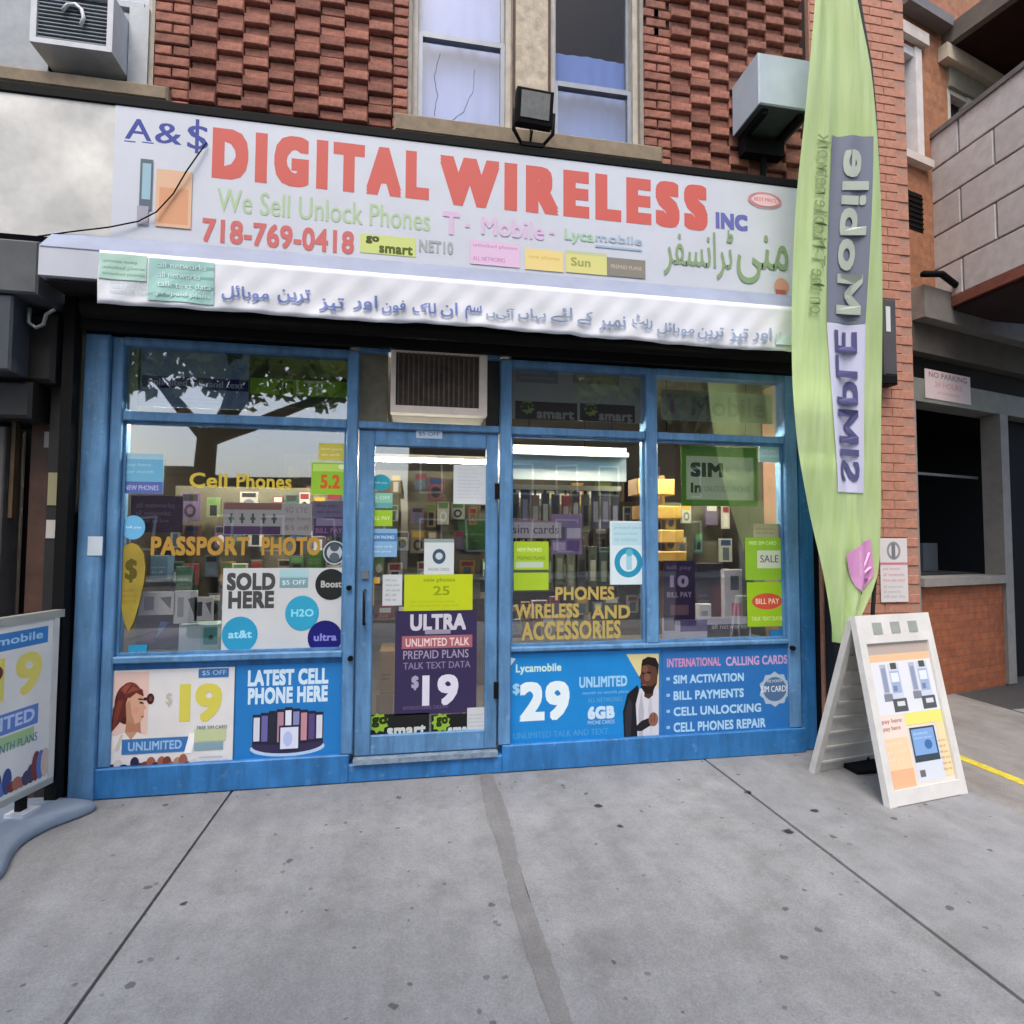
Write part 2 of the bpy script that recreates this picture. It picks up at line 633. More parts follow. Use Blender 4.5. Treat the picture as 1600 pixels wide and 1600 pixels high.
def disc(name, r, y, col, label, cat='sticker', art=None, th=0.0015, n=32):
    cu, cv, ru, rv = (r[0]+r[2])/2, (r[1]+r[3])/2, (r[2]-r[0])/2, (r[3]-r[1])/2
    mb = MB()
    mb.prism([(cu+ru*math.cos(2*math.pi*i/n), cv+rv*math.sin(2*math.pi*i/n)) for i in range(n)], y, y+th, M(col, 0.45, 0.04, 5), lambda a, b, h: (a, h, b))
    o = mb.build(name, None, label, cat)
    if art:
        a = wall_art(y); art(a, r); a.build('print', o)
    return o


# ================================================================== the setting
ASPHALT = concrete('asphalt', '#4c4c4e', spots=False)
CONC = concrete('sidewalk_concrete', '#8f9194')
CONC2 = concrete('driveway_concrete', '#908e8b', spots=False)
PATCH = concrete('mortar_patch', '#818182', spots=False)
JOINT = M('#3d3c3b', 0.95, 0.2, 20, name='joint_dirt')

part('ground', None, [(-150, 150, -160, 160, -0.4, -0.19)], ASPHALT, kind='structure', label='dark ground sheet under the street')
part('road', None, [(-60, 60, -16.5, -6.3, -0.185, -0.15)], ASPHALT, kind='structure', label='asphalt road in front of the shop')
sw = part('sidewalk', None, [(-14, 12, -6.0, 9.0, -0.18, -0.012)], JOINT, kind='structure', label='grey concrete sidewalk with dark gum spots in front of the shop')
slabs_x = [(-8.3, -6.85), (-6.84, -5.39), (-5.38, -3.93), (-3.92, -2.47), (-2.46, -1.008), (-1.002, 0.430), (0.478, 1.911), (1.917, 3.196), (5.1, 6.6), (6.61, 8.1)]
for i, (a, b) in enumerate(slabs_x):
    for (c, d) in ((-2.48, -0.02), (-4.2, -2.488), (-5.99, -4.208)):
        if c < -2.5 and i in (0, 1, 8, 9): continue
        dz = rnd.uniform(-0.003, 0.0)
        if 4 <= i <= 7: d2 = d
        else: d2 = d
        if d > -1: d2 = 0.14 if i <= 7 else 0.6
        mb = MB()
        mb.add([(a, c, -0.04), (b, c, -0.04), (b, d2, -0.04), (a, d2, -0.04),
                (a+0.004, c+0.004, dz), (b-0.004, c+0.004, dz), (b-0.004, d2-0.004, dz), (a+0.004, d2-0.004, dz)],
               [(4,5,6,7),(0,1,5,4),(1,2,6,5),(2,3,7,6),(3,0,4,7)], CONC)
        mb.build('paving_slab', sw)
# the mortared strip between the two middle slabs
g = random.Random(3)
mb = MB()
def strip(x0, x1, jit, z0, n, ph, y0=0.1, y1=-2.6):
    ys = [y0+(y1-y0)*i/n for i in range(n+1)]
    wob = lambda y: 0.012*math.sin(y*2.3+ph)+0.008*math.sin(y*5.9+ph*2)
    L_ = [x0+wob(y)+jit*g.uniform(-1, 1) for y in ys]
    R_ = [x1+wob(y+0.7)+jit*g.uniform(-1, 1) for y in ys]
    vs = []; fs = []
    for i, y in enumerate(ys):
        m = (L_[i]+R_[i])/2
        vs += [(L_[i], y, z0-0.0012), (m, y, z0+0.0012*g.random()), (R_[i], y, z0-0.0012)]
    for i in range(n): fs += [(3*i, 3*i+1, 3*i+4, 3*i+3), (3*i+1, 3*i+2, 3*i+5, 3*i+4)]
    mb.add(vs, fs, PATCH)
strip(0.414, 0.494, 0.005, 0.0014, 90, 0.4)
mb.build('mortar_strip', sw, kind='stuff')
part('curb', None, [(-14, 12, -6.28, -6.005, -0.18, -0.005)], CONC2, bev=0.02, kind='structure', label='concrete curb at the edge of the road')
dr = part('driveway', None, [(3.205, 5.09, -5.99, 1.9, -0.05, -0.007)], CONC2, kind='structure', label='worn concrete driveway with a yellow line beside the shop')
part('yellow_line', dr, [(3.60, 3.675, -2.6, 0.35, -0.007, -0.003)], M('#c9b93a', 0.8, 0.3, 25, name='faded_yellow_paint'))
part('far_sidewalk', None, [(-60, 60, -20.5, -16.8, -0.18, -0.01)], CONC2, kind='structure', label='sidewalk across the road')

# ------------------------------------------------------------------ the brick building
bld = empty('brick_building', (0.8, 0.3, 0), 'red brick apartment building with textured bricks above the phone shop', 'building')
WY = 0.0
wall = MB()
# backing behind the bricks with window openings left free
def backing(x0, x1, z0, z1): wall.box(x0, x1, 0.012, 0.30, z0, z1, MORTAR)
backing(-2.9, -2.52, 3.6, 6.2)
backing(-2.52, -1.56, 5.3, 6.2); backing(-2.52, -1.56, 3.6, 4.06)
backing(-1.56, -0.055, 3.6, 6.2)
backing(-0.055, 1.50, 5.45, 6.2); backing(-0.055, 1.50, 3.6, 4.09)
backing(1.50, 3.0, 3.6, 6.2)
wallo = wall.build('wall', bld)
CW, CH = 0.151, 0.0667
def brick_mesh(w, h, depth, name):
    mb = MB()
    b = 0.005
    mb.bevbox(-w/2, w/2, -depth, 0.03, -h/2, h/2, BRICK, b=b)
    me = mb.mesh(name)
    bm = bmesh.new(); bm.from_mesh(me)
    bmesh.ops.recalc_face_normals(bm, faces=bm.faces); bm.to_mesh(me); bm.free()
    return me
B_OUT = [brick_mesh(CW-0.004, 0.060, 0.030, 'brick'), brick_mesh(CW-0.008, 0.058, 0.025, 'brick'), brick_mesh(CW-0.004, 0.060, 0.035, 'brick')]
B_IN = [brick_mesh(CW-0.010, 0.056, 0.006, 'brick'), brick_mesh(CW-0.012, 0.055, 0.002, 'brick')]
B_Q = [brick_mesh(0.19, 0.056, 0.020, 'brick'), brick_mesh(0.19, 0.055, 0.016, 'brick')]
B_H = [brick_mesh(0.090, 0.056, 0.018, 'brick')]
bl = []
g = random.Random(11)
def panel(x0, x1, z0, z1, q0, q1):
    rows = int((z1-z0)/CH)
    for k in range(rows):
        z = z0+CH*(k+0.5)
        # flush courses at the window sides
        for (a, b) in ((x0, q0), (q1, x1)):
            if b-a < 0.06: continue
            x = a+(0.0 if k % 2 else 0.0)
            first = (k % 2 == 0)
            while x < b-0.03:
                w = 0.10 if first else 0.20
                first = False
                if x+w > b+0.02: w = 0.10
                bl.append((x+w/2, z, g.choice(B_H if w == 0.10 else B_Q)))
                x += w
        n = int(round((q1-q0)/CW))
        for i in range(n):
            x = q0+(i+0.5)*(q1-q0)/n
            if k < 2 or (i+k) % 2:
                bl.append((x, z, g.choice(B_IN)))
            else:
                bl.append((x, z, g.choice(B_OUT)))
panel(-1.545, -0.065, 3.90, 5.0, -1.345, -0.165)
panel(1.515, 2.72, 3.86, 5.5, 1.715, 2.72)
bl.sort(key=lambda q: q[1])
rest = MB()
count = 0
for (x, z, me) in bl:
    if count < 300 and z < 5.25:
        o = bpy.data.objects.new('brick', me)
        o.location = (x+g.uniform(-0.002, 0.002), WY+g.uniform(-0.004, 0.004), z+g.uniform(-0.002, 0.002))
        o.rotation_euler = (g.uniform(-0.02, 0.02), g.uniform(-0.012, 0.012), g.uniform(-0.02, 0.02))
        link(o, wallo)
        count += 1
    else:
        rest.bevbox(x-CW/2+0.004, x+CW/2-0.004, -0.04 if me in B_OUT else -0.006, 0.03, z-0.029, z+0.029, BRICK, b=0.005)
if rest.v: rest.build('upper_brickwork', wallo, kind='stuff')
# ledge and sill stones
part('window_sill', bld, [(-2.62, -1.44, -0.07, 0.12, 3.985, 4.075)], STONE, bev=0.012, label='weathered stone sill under the window with the air conditioner')
part('window_sill', bld, [(-0.15, 1.62, -0.09, 0.12, 3.965, 4.085)], STONE, bev=0.014, label='worn stone sill under the double window')
part('ledge', bld, [(-2.9, 2.72, -0.05, 0.10, 3.74, 3.88)], M('#4a4038', 0.9, 0.3, 8, name='dirty_ledge'), bev=0.01)

def sash_window(x0, x1, z0, z1, mid, curtain, label, names='window', up=None):
    w = part(names, bld, [(x0, x0+0.035, 0.03, 0.11, z0, z1), (x1-0.035, x1, 0.03, 0.11, z0, z1),
                          (x0+0.035, x1-0.035, 0.03, 0.11, z0, z0+0.035), (x0+0.035, x1-0.035, 0.03, 0.11, z1-0.05, z1)], FRAMEW, label=label)
    GREY = M('#8f949b', 0.4, 0.1, 10, metal=0.3, name='aluminium_sash')
    part('sash', w, [(x0+0.036, x0+0.066, 0.05, 0.09, z0+0.036, mid+0.03), (x1-0.066, x1-0.036, 0.05, 0.09, z0+0.036, mid+0.03),
                     (x0+0.066, x1-0.066, 0.05, 0.09, z0+0.036, z0+0.075), (x0+0.066, x1-0.066, 0.045, 0.09, mid-0.005, mid+0.03)], GREY)
    part('sash', w, [(x0+0.036, x0+0.06, 0.092, 0.125, mid, z1-0.051), (x1-0.06, x1-0.036, 0.092, 0.125, mid, z1-0.051),
                     (x0+0.06, x1-0.06, 0.092, 0.125, mid+0.031, mid+0.06), (x0+0.06, x1-0.06, 0.092, 0.125, z1-0.085, z1-0.051)], GREY)
    part('pane', w, [(x0+0.066, x1-0.066, 0.068, 0.072, z0+0.075, mid-0.005)], GLASS_UP)
    part('pane', w, [(x0+0.06, x1-0.06, 0.106, 0.110, mid+0.06, z1-0.085)], up or GLASS_UP)
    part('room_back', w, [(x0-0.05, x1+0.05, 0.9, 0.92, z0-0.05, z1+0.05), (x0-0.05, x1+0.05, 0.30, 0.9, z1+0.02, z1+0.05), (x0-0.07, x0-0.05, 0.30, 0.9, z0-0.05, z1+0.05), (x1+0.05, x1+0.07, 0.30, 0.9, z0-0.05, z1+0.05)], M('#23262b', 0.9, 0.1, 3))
    if curtain:
        mb = MB()
        n = 40
        for (a, b, col, zt) in curtain:
            xa, xb = x0+0.03+(x1-x0-0.06)*a, x0+0.03+(x1-x0-0.06)*b
            vs = []; fs = []
            for i in range(n+1):
                x = xa+(xb-xa)*i/n
                y = 0.150+0.003*math.sin(i*0.9)+0.004*math.sin(i*0.23)
                vs += [(x, y, z0+0.02), (x, y, z0+0.02+(z1-z0-0.04)*zt)]
            for i in range(n): fs.append((2*i, 2*i+2, 2*i+3, 2*i+1))
            mb.add(vs, fs, M(col, 0.9, 0.06, 4), True)
        mb.build('curtain', w)
    return w

sash_window(-0.045, 0.600, 4.092, 5.43, 4.72, [(0, 1, '#a9b9ea', 1.0)], 'pale window with a drawn lilac curtain and a cracked pane')
sash_window(0.862, 1.490, 4.092, 5.43, 4.52, [(0, 1, '#7089c4', 0.56)], 'window with blue cloth in its lower half and dark above', up=glass('weak_glass', 1.3, (0.95, 0.96, 0.98)))
sash_window(-2.51, -1.565, 4.082, 5.29, 4.62, [(0.0, 0.33, '#4e545c', 0.9), (0.62, 1, '#b8c2c6', 1.0)], 'window holding the boxy air conditioner')
part('mullion_post', bld, [(0.602, 0.860, -0.02, 0.12, 4.088, 5.44)], M('#b5a893', 0.75, 0.3, 14, 0.3, name='peeling_cream_paint'), bev=0.008, label='peeling cream post between the two windows')
part('post_edge', bld, [(0.602, 0.622, -0.024, -0.0205, 4.09, 5.44)], M('#4f3d30', 0.8, 0.3, 12))
part('post_edge', bld, [(0.842, 0.860, -0.024, -0.0205, 4.09, 5.44)], M('#4f3d30', 0.8, 0.3, 12))
part('window_lining', bld, [(1.4905, 1.517, -0.01, 0.12, 4.088, 5.44)], M('#8e877c', 0.7, 0.2, 12))
part('window_lining', bld, [(-0.078, -0.0455, -0.01, 0.12, 4.088, 5.44)], M('#8e877c', 0.7, 0.2, 12))
part('window_lining', bld, [(-1.5645, -1.546, -0.01, 0.12, 4.078, 5.3)], M('#9b9486', 0.7, 0.2, 12))
# cracks in the pale pane
mb = MB()
g = random.Random(5)
def crack(pts, r=0.0018):
    P3 = []
    for (a, b), (c, d) in zip(pts[:-1], pts[1:]):
        for k in range(5):
            t = k/5
            P3.append((a+(c-a)*t+g.uniform(-.004, .004), 0.0665, b+(d-b)*t+g.uniform(-.004, .004)))
    mb.tube(P3, r, M('#2e3540', 0.6, 0), n=5)
crack([(0.20, 4.17), (0.29, 4.26), (0.35, 4.40), (0.37, 4.60)])
crack([(0.10, 4.20), (0.12, 4.35), (0.10, 4.48), (0.14, 4.68)])
mb.build('cracks', bpy.data.objects['window'], kind='stuff')

# orange brick pilaster at the corner, toothed edge
pil = MB()
pil.box(2.78, 3.575, -0.028, 0.60, 0.0, 6.2, MORTAR_O)
po = pil.build('pilaster', bld, label='orange brick pilaster at the corner of the shop')
pb = MB()
g = random.Random(21)
for k in range(92):
    z = 0.0+CH*(k+0.5)
    xs = [2.785, 2.985, 3.185, 3.385, 3.575] if k % 2 else [2.785, 2.885, 3.085, 3.285, 3.485, 3.575]
    for a, b in zip(xs[:-1], xs[1:]):
        d = g.uniform(0, 0.003)
        if b == 3.575 and k % 2 == 0:
            d = -0.020                       # set back tooth
        pb.bevbox(a+0.003, b-0.003, -0.034-d*0.5, -0.01, z-0.031, z+0.031, BRICK_O, b=0.003)
    # return face
    ys_ = [-0.02, 0.18, 0.38, 0.58]
    for a, b in zip(ys_[:-1], ys_[1:]):
        pb.box(3.56, 3.579, a+0.004, b-0.004, z-0.029, z+0.029, BRICK_O)
pb.build('pilaster_brickwork', po, kind='stuff')

# ------------------------------------------------------------------ building to the side, turned a little away
A14 = R(14)
NX, NY = 3.60, 0.75
ca, sa = math.cos(A14), math.sin(A14)
def NB(s, d, z):                       # along the wall, out of the wall, up
    return (NX+s*ca+d*sa, NY+s*sa-d*ca, z)
def nbox(name, parent, boxes, mat, **kw):
    mb = MB()
    for (s0, s1, d0, d1, z0, z1) in boxes:
        mb.box(s0, s1, d0, d1, z0, z1, mat, T=NB)
    return mb.build(name, parent, **kw)
nb = empty('side_building', (6.0, 1.5, 0), 'orange brick house with a block balcony beyond the driveway', 'building')
NBRICK = brick_mat('orange_house_brick', '#b47c58', '#a86c4c', '#9c7a62', rot=(R(90), 0, 0))
NBRICK2 = brick_mat('low_wall_brick', '#a8603c', '#985534', '#8a5a40', rot=(R(90), 0, 0))
GREYM = M('#8c8a85', 0.5, 0.15, 6, metal=0.2, name='grey_fascia_metal')
nbox('wall', nb, [(0.0, 0.98, -0.3, 0, 3.78, 8.5), (1.30, 1.74, -0.3, 0, 3.78, 8.5), (0.98, 1.30, -0.3, 0, 3.78, 5.13), (0.98, 1.30, -0.3, 0, 6.28, 8.5), (0.0, 0.97, -0.3, 0.0, 0, 3.78),
                  (1.74, 6.0, -0.3, 0, 6.28, 8.5), (1.74, 6.0, -0.3, 0, 3.78, 5.0)], NBRICK)
w = nbox('window', nb, [(0.98, 1.02, -0.12, 0.0, 5.14, 6.27), (1.2, 1.30, -0.12, 0.02, 5.14, 6.27), (1.02, 1.2, -0.12, 0, 6.18, 6.27)], M('#dcd6d2', 0.5, 0.1, 8, name='white_window_frame'), label='narrow white framed window')
nbox('pane', w, [(1.02, 1.2, -0.09, -0.085, 5.14, 6.18)], GLASS_UP)
nbox('sill', w, [(0.93, 1.36, -0.02, 0.07, 5.06, 5.135)], M('#cfc6bd', 0.7, 0.1, 8))
nbox('lintel', w, [(0.88, 1.36, 0.003, 0.06, 6.30, 6.42)], M('#d3c8bd', 0.7, 0.12, 8))
nbox('vent_opening', nb, [(1.02, 1.27, -0.03, 0.004, 4.42, 4.80)], BLACK)
nbox('vent_grille', nb, [(1.02, 1.27, 0.004, 0.012, 4.45+0.05*i, 4.462+0.05*i) for i in range(7)], DARK, kind='stuff')
# fascia over the garage bay, dark slot, lower lintel
nbox('fascia', nb, [(0.98, 6.5, -0.05, 0.16, 3.50, 3.80)], GREYM)
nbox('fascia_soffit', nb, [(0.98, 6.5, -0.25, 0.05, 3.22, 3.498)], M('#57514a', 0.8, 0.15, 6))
nbox('shutter_slot', nb, [(0.98, 6.5, -0.3, -0.06, 2.98, 3.22)], M('#151514', 0.9, 0.3, 20))
nbox('lintel_band', nb, [(0.98, 6.5, -0.2, 0.02, 2.76, 2.98)], M('#7f8078', 0.6, 0.15, 6))
nbox('jamb', nb, [(0.98, 1.03, -0.15, 0.03, 0, 2.758)], M('#8d8782', 0.6, 0.12, 8))
nbox('window_post', nb, [(2.42, 2.56, -0.15, 0.03, 0.0, 2.758)], M('#8a8884', 0.6, 0.12, 8))
lw = nbox('low_wall', nb, [(1.035, 2.415, -0.2, 0.0, -0.02, 1.02)], NBRICK2, label='low red brick wall under the dark window')
nbox('sill', lw, [(1.032, 2.418, -0.2, 0.06, 1.022, 1.10)], M('#8e8983', 0.7, 0.12, 8))
nbox('handrail', nb, [(1.04, 2.41, -0.20, -0.18, 2.1, 2.125)], M('#55585a', 0.5, 0.1, 6))
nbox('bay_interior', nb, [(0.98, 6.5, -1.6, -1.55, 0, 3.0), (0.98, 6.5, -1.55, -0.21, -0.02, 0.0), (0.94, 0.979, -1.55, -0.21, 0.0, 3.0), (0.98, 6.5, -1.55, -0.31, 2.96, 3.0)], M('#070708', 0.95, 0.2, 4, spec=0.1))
nbox('door_leaf', nb, [(2.57, 3.5, -0.16, -0.12, 0.0, 2.755)], M('#0d0e10', 0.8, 0.2, 5, spec=0.2))
for (a_, b_, z_, c_) in ((1.15, 1.5, 0.55, '#3d4a5c'), (1.55, 1.75, 0.62, '#59616c'), (1.9, 2.15, 0.5, '#4a5058')):
    nbox('storage_box', nb, [(a_, b_, -0.7, -0.45, 1.12, 1.12+z_*0.6)], M(c_, 0.7, 0.1, 5))
nbox('inner_sill', nb, [(1.035, 2.415, -0.75, -0.205, 1.06, 1.115)], M('#1d1e20', 0.8, 0.1, 5))
# white trim and blue box seen through the bay
# balcony with block face
BX, BY0, BY1, BZ0, BZ1 = 5.0, -1.0, 1.12, 3.75, 5.46
bal = part('balcony', nb, [(BX+0.03, BX+2.6, BY0, BY1, BZ0, BZ1-0.05)], M('#6f6a66', 0.9, 0.15, 8), label='balcony faced with large pale grey blocks')
BLK = M('#c0bdbb', 0.85, 0.12, 10, 0.15, rnd_obj=0.06, name='pale_block')
for r_ in range(5):
    z0 = BZ0+r_*0.335
    x = BY1-(0.0 if r_ % 2 else 0.30)-0.0
    edges = [BY1]
    while x > BY0:
        if x < BY1: edges.append(x)
        x -= 0.62
    edges.append(BY0)
    for a, b in zip(edges[:-1], edges[1:]):
        if a-b < 0.05: continue
        mb = MB()
        vs = []
        for (xx, i) in ((BX+0.035, 0.0), (BX+0.006, 0.0), (BX, 0.006)):
            vs += [(xx, b+0.008+i, z0+0.008+i), (xx, a-0.008-i, z0+0.008+i), (xx, a-0.008-i, z0+0.327-i), (xx, b+0.008+i, z0+0.327-i)]
        fs = [(8,9,10,11)]+[(q+k, q+4+k, q+4+(k+1) % 4, q+(k+1) % 4) for q in (0, 4) for k in range(4)]
        mb.add(vs, fs, BLK)
        mb.build('block', bal)
part('coping', bal, [(BX-0.02, BX+2.6, BY0, BY1+0.0, BZ1-0.048, BZ1)], M('#6a6767', 0.6, 0.15, 8))
part('balcony_edge', bal, [(BX-0.015, BX+2.6, BY0, BY1, BZ0-0.09, BZ0-0.003)], M('#7c4a3c', 0.8, 0.2, 8, name='rust_red_edge'))
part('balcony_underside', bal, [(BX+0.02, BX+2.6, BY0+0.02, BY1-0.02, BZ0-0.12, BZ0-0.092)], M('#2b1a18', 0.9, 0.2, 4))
# windows and eaves above the balcony
w2 = nbox('window', nb, [(1.742, 1.79, -0.1, 0.0, 5.0, 6.05), (2.07, 2.21, -0.1, 0.01, 5.0, 6.05), (1.79, 2.07, -0.1, 0.0, 6.0, 6.05), (2.9, 3.0, -0.1, 0, 5.0, 6.05), (2.21, 2.9, -0.1, 0.0, 6.0, 6.05)], M('#d8d0c4', 0.5, 0.1, 8), label='white framed window behind the balcony')
nbox('pane', w2, [(1.79, 2.07, -0.08, -0.075, 5.0, 6.0)], M('#14161a', 0.3, 0.1, 4, spec=0.3))
nbox('pane', w2, [(2.21, 2.9, -0.08, -0.075, 5.0, 6.0)], M('#4a4d50', 0.3, 0.1, 4, spec=0.3))
nbox('room_back', nb, [(0.9, 6.0, -1.4, -1.35, 4.9, 6.6)], M('#1c1d1f', 0.9, 0.2, 4))
nbox('frieze', nb, [(1.742, 6.0, -0.05, 0.03, 6.052, 6.258)], M('#8f8a79', 0.7, 0.12, 8))
nbox('eaves_trim', nb, [(1.60, 6.0, 0.001, 0.09, 6.26, 6.41)], M('#c8bba6', 0.6, 0.12, 8, name='cream_gutter'))
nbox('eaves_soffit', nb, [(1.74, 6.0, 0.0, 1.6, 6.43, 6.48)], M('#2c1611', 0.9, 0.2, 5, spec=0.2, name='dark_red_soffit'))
nbox('eaves_board', nb, [(1.66, 1.738, 0.002, 1.62, 6.425, 6.62)], M('#5f574f', 0.7, 0.2, 6))
nbox('eaves_board', nb, [(1.66, 6.0, 1.622, 1.66, 6.425, 6.66)], M('#5f574f', 0.7, 0.2, 6))
nbox('gutter', nb, [(0.95, 1.64, 0.01, 0.13, 6.55, 6.65)], M('#6f6a66', 0.5, 0.15, 6))

# ------------------------------------------------------------------ the street behind, seen only in the glass
def house(x, w, h, col, roofc, label, y=-21.0):
    e = empty('row_house', (x, y, 0), label, 'house')
    part('wall', e, [(x-w/2, x+w/2, y-6, y, 0, h)], brick_mat('row_house_brick', col, col, '#8a7b70'))
    part('roof', e, [(x-w/2-0.2, x+w/2+0.2, y-6.2, y+0.25, h+0.003, h+0.3)], M(roofc, 0.8, 0.15, 4))
    for i in range(int(w//2)):
        for zz in (0.9, 3.4):
            if zz+1.4 > h: continue
            wx = x-w/2+1.0+i*2.0
            f = part('window', e, [(wx-0.5, wx+0.5, y+0.002, y+0.05, zz, zz+1.4)], M('#cfcac0', 0.6, 0.05, 5))
            part('pane', f, [(wx-0.42, wx+0.42, y+0.051, y+0.056, zz+0.08, zz+1.32)], M('#22282e', 0.15, 0.1, 3))
    part('door', e, [(x-0.45, x+0.45, y+0.002, y+0.06, 0.003, 2.1)], M('#4a2f26', 0.6, 0.1, 4))
house(-13.2, 8.6, 4.0, '#4a382f', '#3b3632', 'low brown brick house across the road, mirrored in the glass')
house(-4.7, 8, 3.6, '#5a544c', '#3d3935', 'grey stucco house across the road, mirrored in the glass')
house(7.5, 15.5, 11.5, '#4c3830', '#302d2b', 'tall dark brick apartment block across the road, mirrored in the glass')

def tree(x, y, fork, r0, seed, crown_z, crown_r, nleaf, label, leafcol):
    g = random.Random(seed)
    e = empty('street_tree', (x, y, 0), label, 'tree')
    BARK = M('#1f1916', 0.95, 0.3, 12, 0.6, name='bark')
    tr = MB()
    pts = [(x, y, -0.1), (x+0.03, y, fork*0.4), (x-0.03, y+0.02, fork*0.8), (x, y, fork+0.15)]
    tr.tube(pts, [r0*1.25, r0, r0*0.92, r0*0.9], BARK, n=12)
    tips = []
    def limb(p, d, ln, r, lvl):
        d = d.normalized()
        ps = [p]; rs = [r]
        q = p
        for k in range(4):
            d = (d+Vector((g.uniform(-.25, .25), g.uniform(-.25, .25), g.uniform(-0.05, .25)))).normalized()
            q = q+d*ln/4
            ps.append(q); rs.append(r*(1-0.16*(k+1)))
            if lvl < 2 and k >= 1 and g.random() < 0.8:
                limb(q, d+Vector((g.uniform(-.9, .9), g.uniform(-.9, .9), g.uniform(-.1, .6))), ln*0.62, r*0.5, lvl+1)
            if lvl >= 1: tips.append(q)
        tr.tube(ps, rs, BARK, n=7)
    top = Vector((x, y, fork))
    for k, (dx, dy, dz) in enumerate(((-0.75, -0.1, 1.0), (0.55, 0.15, 1.0), (0.15, -0.6, 1.1), (1.0, -0.3, 0.55))):
        limb(top, Vector((dx, dy, dz)), crown_r*1.15, r0*0.68, 0)
    tr.build('trunk', e)
    cr = MB()
    LM = [M(c, 0.6, 0.15, 3) for c in leafcol]
    for i in range(nleaf):
        if i % 2:
            p = g.choice(tips)+Vector((g.gauss(0, .34), g.gauss(0, .34), g.gauss(0, .26)))
        else:
            an, ra = g.uniform(0, 6.283), crown_r*1.05*math.sqrt(g.random())
            p = Vector((x+0.2+ra*math.cos(an), y+ra*math.sin(an)*0.8, fork+0.98+0.30*math.sin(an*3+ra)+abs(g.gauss(0, 0.9))))
        if p.z < fork+0.80+0.25*math.sin(p.x*2): continue
        a = Vector((g.uniform(-1, 1), g.uniform(-1, 1), g.uniform(-1, 1))).normalized()
        b = a.cross(Vector((g.uniform(-1, 1), g.uniform(-1, 1), g.uniform(-1, 1)))).normalized()
        s = g.uniform(0.08, 0.15)
        cr.add([p-a*s, p+b*s*0.5, p+a*s, p-b*s*0.5], [(0, 1, 2, 3)], g.choice(LM))
    cr.build('crown', e, fix=False)
tree(-3.03, -5.4, 2.88, 0.16, 4, 5, 2.35, 9000, 'street tree with a dark forked trunk behind the camera, mirrored in the window', ['#7d8f4a', '#93a35c', '#6b7f45'])
tree(4.6, -5.5, 3.0, 0.15, 9, 5, 2.0, 4500, 'slimmer street tree by the curb near the driveway', ['#6b7f45', '#879a55'])
# ================================================================== the shop front
GY0, GY1 = 0.045, 0.050        # glass
OUT, INS = 0.0415, 0.053       # stickers outside, posters inside
sf = empty('storefront', (0.4, 0.0, 0), 'blue painted shop front with display windows and a glass door', 'shop front')
part('plinth', sf, [(-1.835, -0.36, -0.012, 0.14, 0.0, 0.165), (0.56, 2.66, -0.012, 0.14, 0.0, 0.165), (-0.36, 0.56, -0.012, 0.14, 0.0, 0.105)], BLUE_D, bev=0.006)
part('threshold', sf, [(-0.335, 0.53, -0.03, 0.14, 0.107, 0.137)], M('#8fa0b0', 0.6, 0.35, 18, metal=0.4, name='scuffed_threshold'))
part('post', sf, [(-1.84, -1.715, -0.035, 0.12, 0.0, 2.60)], BLUE, bev=0.008)
part('post', sf, [(-1.713, -1.652, 0.0, 0.11, 0.167, 2.60)], BLUE, bev=0.006)
part('post', sf, [(-0.408, -0.342, -0.01, 0.11, 0.167, 2.60)], BLUE, bev=0.006)
part('post', sf, [(0.538, 0.612, -0.01, 0.11, 0.167, 2.60)], BLUE, bev=0.006)
part('post', sf, [(1.522, 1.602, -0.005, 0.11, 0.767, 2.60)], BLUE, bev=0.006)
part('post', sf, [(2.548, 2.64, -0.005, 0.11, 0.167, 2.60)], BLUE, bev=0.006)
part('end_post', sf, [(2.662, 2.775, 0.02, 0.14, 0.0, 2.60)], BLUE_D, bev=0.006)
part('transom_rail', sf, [(-1.650, -0.410, 0.004, 0.10, 2.118, 2.172)], BLUE, bev=0.005)
part('transom_rail', sf, [(0.614, 1.520, 0.004, 0.10, 2.118, 2.168)], BLUE, bev=0.005)
part('transom_rail', sf, [(1.604, 2.546, 0.004, 0.10, 2.118, 2.168)], BLUE, bev=0.005)
part('door_header', sf, [(-0.340, 0.536, -0.002, 0.10, 2.122, 2.165)], BLUE, bev=0.005)
part('sill_rail', sf, [(-1.650, -0.410, -0.012, 0.10, 0.737, 0.775)], BLUE, bev=0.006)
part('sill_rail', sf, [(0.614, 2.546, -0.012, 0.10, 0.737, 0.766)], BLUE, bev=0.006)
part('top_rail', sf, [(-1.650, -0.410, 0.0, 0.10, 2.555, 2.60), (-0.340, 0.536, 0.0, 0.10, 2.60, 2.64), (0.614, 1.520, 0.0, 0.10, 2.555, 2.60), (1.604, 2.546, 0.0, 0.10, 2.555, 2.60)], BLUE)
part('stall_riser', sf, [(-1.650, -0.410, 0.022, 0.10, 0.167, 0.735)], BLUE_D)
part('stall_riser', sf, [(0.614, 2.546, 0.022, 0.10, 0.167, 0.735)], BLUE_D)
for (a, b, c, d) in ((-1.650, -0.410, 0.777, 2.116), (0.614, 1.520, 0.768, 2.116), (1.604, 2.546, 0.768, 2.116)):
    part('display_pane', sf, [(a, b, GY0, GY1, c, d)], GLASS)
    mb = MB(); c2 = lambda x0, x1, z0, z1: mb.box(x0, x1, 0.030, GY0-0.001, z0, z1, BLUE)
    c2(a, b, c, c+0.014); c2(a, b, d-0.014, d); c2(a, a+0.014, c+0.014, d-0.014); c2(b-0.014, b, c+0.014, d-0.014)
    mb.build('glazing_bead', sf)
for (a, b) in ((-1.650, -0.410), (0.614, 1.520), (1.604, 2.546)):
    part('transom_pane', sf, [(a, b, GY0, GY1, 2.174, 2.553)], GLASS)
